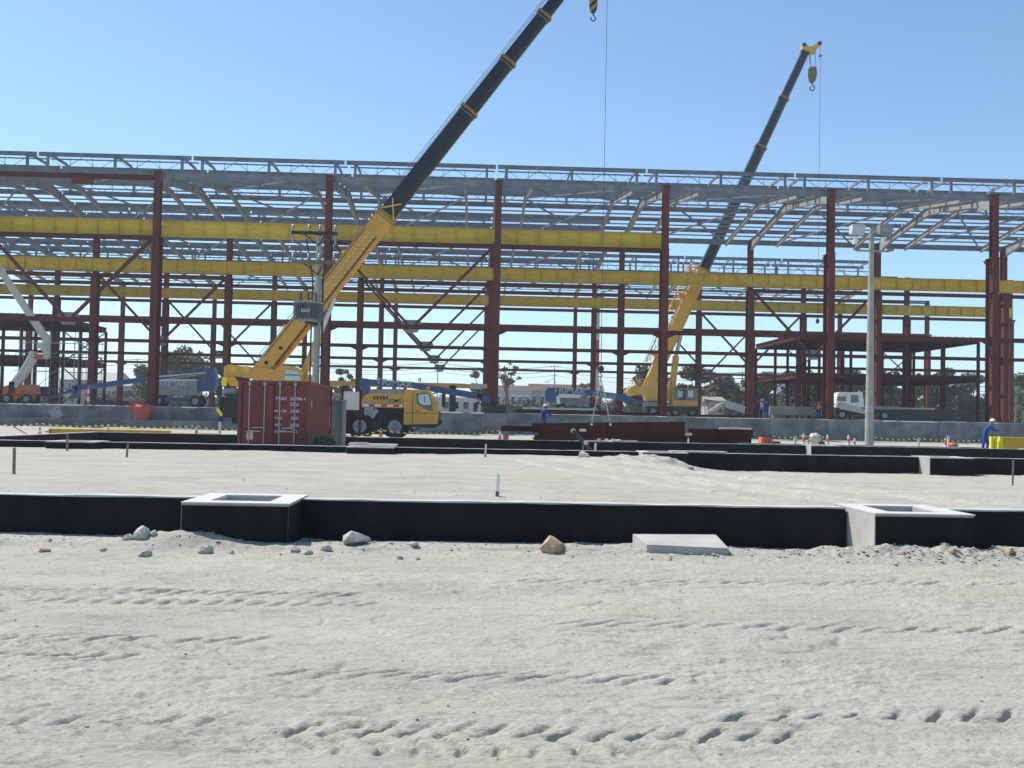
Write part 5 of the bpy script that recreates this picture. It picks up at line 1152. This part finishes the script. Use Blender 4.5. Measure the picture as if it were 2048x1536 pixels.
rock('large angular brown rock in front of the beam near the centre', 1107, 1105, .34, ROCKB, 2, sz=1.0, y=12.35); rock('small pale rock left of the slab', 1213, 1090, .12, None, 3); rock('small brown stone before the slab', 1340, 1111, .08, ROCKB, 4, y=12.0)
rock('brown stone on the right hand spoil heap', 2018, 1112, .16, ROCKB, 5); rock('ochre clod on the spoil heap below the right pedestal', 1905, 1125, .12, ROCKB, 6, y=12.1); rock('pale rock at the edge of the second row soil heap', 1381, 935, .22, None, 1, y=31.5); rock('pale boulder beside the leaning black post', 1168, 912, .42, None, 3, y=33.8)
# pebbles and clods too many to count
def scatter(name, label, n, fx, rmin, rmax, mt):
    ico = [Vector(v) for v in ((0, 0, 1), (.89, 0, .45), (.28, .85, .45), (-.72, .53, .45), (-.72, -.53, .45), (.28, -.85, .45), (0, 0, -.6))]
    fcs = [(0, 1, 2), (0, 2, 3), (0, 3, 4), (0, 4, 5), (0, 5, 1), (6, 2, 1), (6, 3, 2), (6, 4, 3), (6, 5, 4), (6, 1, 5)]
    P = np.array([fx() for _ in range(n)]); hh = hfun(P[:, :1], P[:, 1:])[:, 0]; mb = MB()
    for (x, y), h in zip(P, hh):
        r = rmin*(rmax/rmin)**(random.random()**2.2); sc3 = (r*random.uniform(.8, 1.4), r*random.uniform(.7, 1.1), r*random.uniform(.45, .9)); a = random.random()*6.3; ca_, sa_ = math.cos(a), math.sin(a)
        mb.add([(x+v.x*sc3[0]*ca_-v.y*sc3[1]*sa_, y+v.x*sc3[0]*sa_+v.y*sc3[1]*ca_, h+v.z*sc3[2]+sc3[2]*.2) for v in (w*random.uniform(.8, 1.15) for w in ico)], fcs)
    o = mb.build(name, mt); return tag(o, label, 'pebbles', None, 'stuff')
def f1():
    y = 4.2+8.6*random.random()**.8; return (random.uniform(-.56, .6)*y, y)
def f2(): return (random.uniform(-7, 8.5), random.gauss(12.5, .28))
def f3():
    y = random.uniform(14.2, 34.5); return (random.uniform(-.52, .58)*y, y)
def f4(): return (random.gauss(5.4, 1.4), random.gauss(12.22, .25))
scatter('pebbles', 'tiny grey pebbles scattered over the front soil', 1300, f1, .003, .014, PEB)
scatter('soil_clods', 'crumbled soil clods along the foot of the front beam', 800, f2, .006, .032, PEB)
scatter('fill_pebbles', 'small stones scattered over the fill between the beams', 350, f3, .008, .028, PEB)
scatter('spoil_clods', 'yellowish spoil clods heaped below the right pedestal', 380, f4, .010, .036, PEB)

# ------------------------------------------------------------------ trees
def leaf_cloud(mb, blobs, n, size, up=.5):
    tot = sum(b[3]**2 for b in blobs)
    for (x, y, z, r) in blobs:
        k = int(n*r*r/tot)
        for _ in range(k):
            v = Vector((random.gauss(0, 1), random.gauss(0, 1), random.gauss(0, 1))).normalized()*(r*random.random()**.45); v.z *= .75
            c = Vector((x, y, z))+v; a = Vector((random.gauss(0, 1), random.gauss(0, 1), random.gauss(0, .7))).normalized(); b = a.cross(Vector((random.gauss(0, 1), random.gauss(0, 1), random.gauss(0, 1)))).normalized()
            s_ = size*random.uniform(.6, 1.35); mb.add([c-a*s_*.5, c+b*s_*.28, c+a*s_*.5, c-b*s_*.28], [(0, 1, 2, 3)])
def tree(label, px, y0, y1, wpx, Y, leafm, n=2600, dens=1., name='broadleaf_tree', bare=.0, size=.75, grp='trees beyond the hall', zb=FLOOR):
    base = at(px, y1, Y); top = at(px, y0, Y).z; H_ = top-zb; rad = wpx*Y/FPX/2; x = base.x
    t = thing(name, label, 'tree', (x, Y, zb), grp); tr = MB()
    tr.tube([(x, Y, zb-.2), (x+.1, Y, zb+H_*.3), (x-.1, Y, zb+H_*.5)], .035*H_+.08, 8, r2=.02*H_+.05)
    blobs = []; nb_ = 16 if bare < .5 else 14
    for k in range(nb_):
        a = random.uniform(0, 6.28); q_ = random.random()**.6; bz = zb+H_*((.22 if bare < .5 else .42)+(.66 if bare < .5 else .46)*random.random()); spread = (1-abs((bz-zb)/H_-.6)*.9)
        bx_, by_ = x+math.cos(a)*rad*.72*q_*spread, Y+math.sin(a)*rad*.72*q_*spread; r = rad*random.uniform(.26, .46) if bare < .5 else rad*random.uniform(.12, .24)
        bz = min(bz, top-r*.7); blobs.append((bx_, by_, bz, r))
        tr.tube([(x, Y, zb+H_*random.uniform(.28, .5)), (x+(bx_-x)*.5, Y+(by_-Y)*.5, (bz+zb+H_*.4)/2+.3), (bx_, by_, bz)], .012*H_+.03, 5, r2=.02)
    tr.build('trunk', BARK, t); mb = MB(); leaf_cloud(mb, blobs, int(n*1.5), size); mb.build('crown', leafm, t); return t
tree('broad olive tree between the left columns behind the blue lift', 372, 690, 805, 150, 196, LEAF1, 4200)
tree('low bushy tree left of the broad olive tree', 300, 728, 808, 80, 205, LEAF1, 1600); tree('dark tree right of the broad olive tree behind the crane tail', 448, 722, 806, 70, 200, LEAF2, 1800)
tree('thin airy tree right of the utility pole', 690, 732, 806, 80, 190, LEAF3, 900, bare=.8, size=.6)
tree('grey green conical tree left of the centre column', 955, 738, 818, 60, 205, LEAF3, 1700); tree('sparse almost leafless tree right of the centre column', 1012, 710, 812, 80, 198, LEAF3, 500, bare=.9, size=.5)
tree('dark spreading tree behind the left side of the far crane', 1290, 728, 820, 110, 196, LEAF2, 3600); tree('dark spreading tree behind the right side of the far crane', 1385, 726, 822, 110, 200, LEAF2, 3600)
tree('grey leaved tree right of the far crane', 1452, 748, 826, 90, 190, LEAF3, 2400); tree('dense tree behind the workers by the column', 1520, 742, 828, 90, 200, LEAF1, 2600)
for k, (px, y0, w, mt, nm) in enumerate(((1590, 735, 80, LEAF2, 'dark tree under the left end of the right mezzanine'), (1650, 742, 90, LEAF1, 'olive tree behind the white truck'), (1690, 722, 85, LEAF1, 'tall tree behind the floodlight pole'), (1760, 735, 95, LEAF2, 'dark tree right of the floodlight pole'), (1830, 745, 90, LEAF1, 'olive tree under the middle of the right mezzanine'), (1880, 728, 90, LEAF2, 'taller dark tree under the right mezzanine'), (1940, 745, 90, LEAF1, 'tree left of the rightmost column'))):
    tree(nm, px, y0, 832, w, 192+k*3, mt, 2600)
tree('bushy tree at the right edge behind the last column', 2015, 755, 842, 90, 186, LEAF1, 2400); tree('second bushy tree at the right edge, partly cut off', 2060, 742, 842, 110, 192, LEAF2, 2600)
tree('small lone tree on the skyline right of centre', 1170, 752, 812, 26, 300, LEAF1, 500)
def palm(label, px, y0, Y):
    b = at(px, 840, Y); top = at(px, y0+20, Y).z; t = thing('palm_tree', label, 'palm', (b.x, Y, FLOOR), 'trees beyond the hall')
    MB().tube([(b.x, Y, FLOOR), (b.x+.3, Y, FLOOR+(top-FLOOR)*.5), (b.x+.2, Y, top)], .24, 8, r2=.16).build('trunk', BARK, t)
    for k in range(15):
        a = k*2.4; e = random.uniform(.2, 1.1); prev = Vector((b.x+.2, Y, top)); d = Vector((math.cos(a)*math.cos(e), math.sin(a)*math.cos(e), math.sin(e))); mb = MB(); pts = [prev]
        for j in range(6): d = (d+Vector((0, 0, -.20))).normalized(); pts.append(pts[-1]+d*.55)
        for p0, p1 in zip(pts[:-1], pts[1:]):
            s_ = (p1-p0).cross(Vector((0, 0, 1))).normalized()
            for sg in (-1, 1):
                for f in (0, .33, .66): m_ = p0.lerp(p1, f); mb.add([m_, m_+(p1-p0)*.2, m_+s_*sg*.55+Vector((0, 0, -.25))+(p1-p0)*.5], [(0, 1, 2)])
        mb.build('frond', LEAF2 if k % 2 else LEAF1, t)
palm('palm tree at the right edge behind the last column', 2030, 770, 165); palm('shorter palm leaning over beside the right edge palm', 2046, 790, 160)
wood = MB(); bl = []
for k in range(70): px = 940+k*4.4; p_ = at(px, 806, 420); h_ = random.uniform(3, 6.5); bl.append((p_.x, 420+random.uniform(-6, 6), 1.5+h_*.5, h_*.8))
leaf_cloud(wood, bl, 9000, 1.3); wood = tag(wood.build('far_wood', LEAF1), 'low far line of trees on the skyline', 'woodland', None, 'stuff')
hedge = MB(); bl = []
for k in range(200): px = -60+k*11; Y = random.uniform(205, 225); p_ = at(px, 815, Y); bl.append((p_.x, Y, FLOOR+random.uniform(.3, 2.2), random.uniform(1.2, 2.6)))
for k in range(90): px = 1405+k*8; Y = random.uniform(206, 222); p_ = at(px, 815, Y); bl.append((p_.x, Y, FLOOR+random.uniform(1, 5.0), random.uniform(1.6, 3.0)))
leaf_cloud(hedge, bl, 44000, .7); tag(hedge.build('undergrowth', LEAF2), 'tangled low undergrowth along the far edge of the site', 'undergrowth', None, 'stuff')

leaf_cloud(LEAF_CLUMP[0], [(x, y, hz(x, y)+z, r) for x, y, z, r in LEAF_CLUMP[1]], 1500, .12); t = thing('dark_leaf_clump', 'dark leaf clump at the near right corner of the container', 'weeds', (LEAF_CLUMP[1][0][0], 36.4, 0)); LEAF_CLUMP[0].build('leaves', LEAF2, t)  # dark leaf cards clustered low at the container corner
# ------------------------------------------------------------------ far houses, walls, poles and wires
def house(label, px0, px1, py0, Y, wall_m, roof_m, nwin=4, floors=1, depth=8, flat=False, rooft=.25, grp=None):
    a, b = at(px0, 810, Y), at(px1, 810, Y); zt = at((px0+px1)/2, py0, Y).z; z0 = FLOOR; t = thing('house', label, 'building', ((a.x+b.x)/2, Y, z0), grp)
    zw = zt if flat else z0+(zt-z0)*(1-rooft)
    MB().bb((a.x, Y, z0), (b.x, Y+depth, zw)).build('wall', wall_m, t)
    rm = MB().bb((a.x-.2, Y-.2, zw+.002), (b.x+.2, Y+depth+.2, zw+.25)) if flat else MB().prismx([(Y-.4, zw), (Y+depth+.4, zw), (Y+depth/2, zt)], a.x-.4, b.x+.4)
    rm.build('roof', roof_m, t)
    for f in range(floors):
        hh = (zw-z0)/floors
        for k in range(nwin):
            xc = a.x+(b.x-a.x)*(k+.5)/nwin; ww = min(1.3, (b.x-a.x)/nwin*.5)
            w_ = MB().bb((xc-ww/2-.08, Y-.06, z0+hh*f+hh*.30), (xc+ww/2+.08, Y-.003, z0+hh*f+hh*.82)).build('window', WHITE, t); MB().bb((xc-ww/2, Y-.08, z0+hh*f+hh*.34), (xc+ww/2, Y-.062, z0+hh*f+hh*.78)).build('pane', GLASS, w_)
    return t
house('long grey two storey building on the left behind the columns', 118, 225, 742, 230, HOUSEG, TILEG, 8, 2, 12)
house('lower white building with dark windows right of the long grey one', 200, 268, 757, 225, HOUSEW, TILEG, 6, 1, 9)
house('low white shed with flat roof behind the crane cab', 862, 962, 798, 150, WHITE, WHITE, 5, 1, 6, True); house('pale shed roof behind the crane deck', 655, 745, 772, 215, HOUSEW, WHITE, 4, 1, 8)
house('brick red roofed row of houses on the far skyline right of centre', 1060, 1205, 768, 330, HOUSEG, TILE, 9, 1, 10, rooft=.22); house('red roofed house far off left of the blue lift head', 975, 1062, 770, 320, HOUSEG, TILE, 6, 1, 10, rooft=.2)
house('white apartment block with many windows behind the red mezzanine', 1546, 1606, 748, 240, WHITE, TILEG, 8, 3, 12, True); house('white house behind the white truck', 1676, 1706, 755, 235, WHITE, TILEG, 3, 2, 8); house('pale wall house right of the far crane', 1418, 1448, 792, 150, HOUSEW, TILEG, 2, 1, 6)
house('white low house at the far left beyond the orange lift', 120, 165, 778, 170, HOUSEW, TILE, 3, 1, 6)
bw = thing('boundary_wall', 'long low grey boundary wall beyond the hall', 'wall', (0, 216, FLOOR))
for k in range(40): x0 = -115+k*6; MB().bb((x0+.03, 216, FLOOR-.2), (x0+5.97, 216.2, FLOOR+1.9+random.uniform(-.05, .05))).build('wall_panel', CONCW, bw)
def fpole(label, px, y0, Y, arm=True, lamp=False):
    b = at(px, 815, Y); zt = at(px, y0, Y).z; t = thing('street_lamp' if lamp else 'far_utility_pole', label, 'street lamp' if lamp else 'utility pole', (b.x, Y, FLOOR), None if lamp else 'utility poles beyond the hall')
    MB().tube([(b.x, Y, FLOOR), (b.x, Y, zt)], .17, 8, r2=.11).build('shaft', POLEC if not lamp else GALV, t)
    if arm:
        for dz in (.4, 1.6, 2.6): MB().bar((b.x-1.0, Y, zt-dz), (b.x+1.0, Y, zt-dz), .1, .12).build('cross_arm', WOODD, t)
    if lamp: e = at(px-16, y0+2, Y); MB().tube([(b.x, Y, zt), (b.x-.4, Y, zt+.6), e], .07, 6).build('arm', GALV, t); MB().box(e, (.9, .35, .22)).build('lamp_head', OFFW, t)
    return Vector((b.x, Y, zt))
T_ = [fpole('far utility pole at the far left between columns', 272, 716, 262), fpole('far utility pole left of the crane operator cab', 612, 718, 258), fpole('far utility pole in the gap right of the crane cab', 874, 722, 256), fpole('dark far utility pole right of the centre column', 1108, 730, 252), fpole('far utility pole left of the workers by the column', 1484, 742, 215)]
fpole('curved street lamp beside the dark far utility pole', 1109, 762, 250, False, True)
T_ = [Vector((T_[0].x-60, 262, T_[0].z))]+T_+[Vector((T_[-1].x+70, 205, T_[-1].z))]
for k, (dz, dx) in enumerate(((.3, -.9), (.3, .9), (1.5, -.9), (1.5, .9), (2.5, 0))):
    w_ = thing('overhead_wire', ('highest left overhead wire beyond the hall', 'highest right overhead wire beyond the hall', 'middle left overhead wire beyond the hall', 'middle right overhead wire beyond the hall', 'lowest overhead wire beyond the hall')[k], 'wire', T_[1]-Vector((0, 0, dz)), 'overhead wires')
    for a, b in zip(T_[:-1], T_[1:]):
        pts = []
        for j in range(11): f = j/10; p_ = a.lerp(b, f)+Vector((dx, 0, -dz-1.1*4*f*(1-f))); pts.append(p_)
        MB().tube(pts, .035, 4).build('span', DARK, w_)

# ------------------------------------------------------------------ clutter on the hall floor and the yard
def lumber(label, px0, px1, py, Y, mt, h=.3, d=.6, name='steel_bar_bundle', cat='bundle'):
    a, b = at(px0, py, Y), at(px1, py, Y); t = thing(name, label, cat, ((a.x+b.x)/2, Y, a.z-h))
    for k in range(3): MB().bb((a.x+.3*k, Y+d*k/3, a.z-h), (b.x-.2*k, Y+d*(k+.85)/3, a.z-.04*k)).build('bar', mt, t)
    z = a.z-h
    if z-FLOOR > .1:
        for f in (.1, .5, .9): MB().bb((a.x+(b.x-a.x)*f-.15, Y, FLOOR-.05), (a.x+(b.x-a.x)*f+.15, Y+d, z-.003)).build('packer', WOODD, t)
    return t
lumber('dark red girder bundle lying on the floor right of the centre column', 1030, 1240, 818, 100, RED2, .55, 1.2); lumber('pale grey bars on top of the floor clutter behind the blue helmet', 1045, 1190, 814, 104, OFFW, .2, 1.0)
lumber('dark red girders lying before the far crane', 1222, 1330, 824, 97.2, RED2, .6, 1.0); lumber('long dark red girder on the floor right of the far crane', 1395, 1500, 829, 96.6, RED2, .5, .8)
lumber('dark steel stack with pale packers under the right mezzanine', 1775, 1905, 818, 106, DARK, 1.6, 2.0); lumber('pale timbers on the dark steel stack under the right mezzanine', 1800, 1870, 815, 106.5, PINE, .16, 1.0)
lumber('low grey concrete blocks behind the orange vest worker', 1540, 1680, 812, 108, CONCW, .9, 1.4); lumber('grey precast panels lying on the left floor edge', 100, 300, 810, 99, LGREY, .5, 1.5); lumber('dark steel lying under the left boom lift', 170, 300, 800, 114, DARK, .8, 1.8)
lumber('grey planks in the shade at the foot of the retaining wall on the left', 90, 200, 862, 70, WOODD, .15, 1.2, 'plank_pile', 'planks'); lumber('weathered boards left of the lumber heap', 180, 300, 858, 68, WOODD, .2, 1.4, 'plank_pile', 'planks')
lumber('pale boards beside the container on the left', 400, 470, 868, 65, OFFW, .1, 1.2, 'plank_pile', 'planks')
dm = MB(); rr = []
p_ = at(945, 882, 51); 
for k, (r, z) in enumerate(((1.3, -.05), (1.0, .16), (.6, .30), (.2, .36))): rr.append([(p_.x+r*math.cos(2*math.pi*j/16)*random.uniform(.85, 1.15), 51.3+.6*r*math.sin(2*math.pi*j/16), z+random.uniform(-.03, .03)) for j in range(16)])
tag(dm.loft(rr).build('soil_heap', mat('dark_soil', (.075, .065, .055), .95, 0, .3, 3, bump=.5)), 'small dark soil heap left of the orange cone', 'soil heap')
jk = thing('concrete_chute', 'small concrete channel piece leaning on the retaining wall on the far left', 'channel', at(115, 838, 92.9)); p_ = Vector((at(115, 838, 92.9).x, 92.75, 1.02))
MB().box(p_+Vector((0, 0, .0)), (.9, .4, .8), rot=Matrix.Rotation(R(-28), 3, 'Y')).build('body', CONC, jk); MB().box(p_+Vector((-.25, -.1, .45)), (1.0, .3, .07), rot=Matrix.Rotation(R(-28), 3, 'Y')).build('top_edge', CONCL, jk)
mg = thing('tool_box', 'low black equipment box at the foot of the centre column', 'box', at(990, 828, 94.6)); p_ = at(990, 829, 94.5)
MB().bb((p_.x-1.0, 94.1, FLOOR), (p_.x+1.0, 94.6, FLOOR+.65)).build('body', DARK, mg); MB().bb((p_.x-1.05, 94.05, FLOOR+.652), (p_.x+1.05, 94.65, FLOOR+.72)).build('lid', DARK, mg)

# ------------------------------------------------------------------ thin haze in the air
hm = bpy.data.materials.new('haze_air'); hm.use_nodes = True; nt = hm.node_tree; nt.nodes.clear()
ho = nt.nodes.new('ShaderNodeOutputMaterial'); hv = nt.nodes.new('ShaderNodeVolumePrincipled'); hv.inputs['Color'].default_value = (.86, .92, 1, 1); hv.inputs['Density'].default_value = .00042; hv.inputs['Anisotropy'].default_value = .2
nt.links.new(hv.outputs[0], ho.inputs['Volume'])
hzb = MB().bb((-8200, -90, -2), (8200, 2700, 56)).build('haze', hm); tag(hzb, 'thin pale haze filling the air over the whole site', 'haze', None, 'stuff')
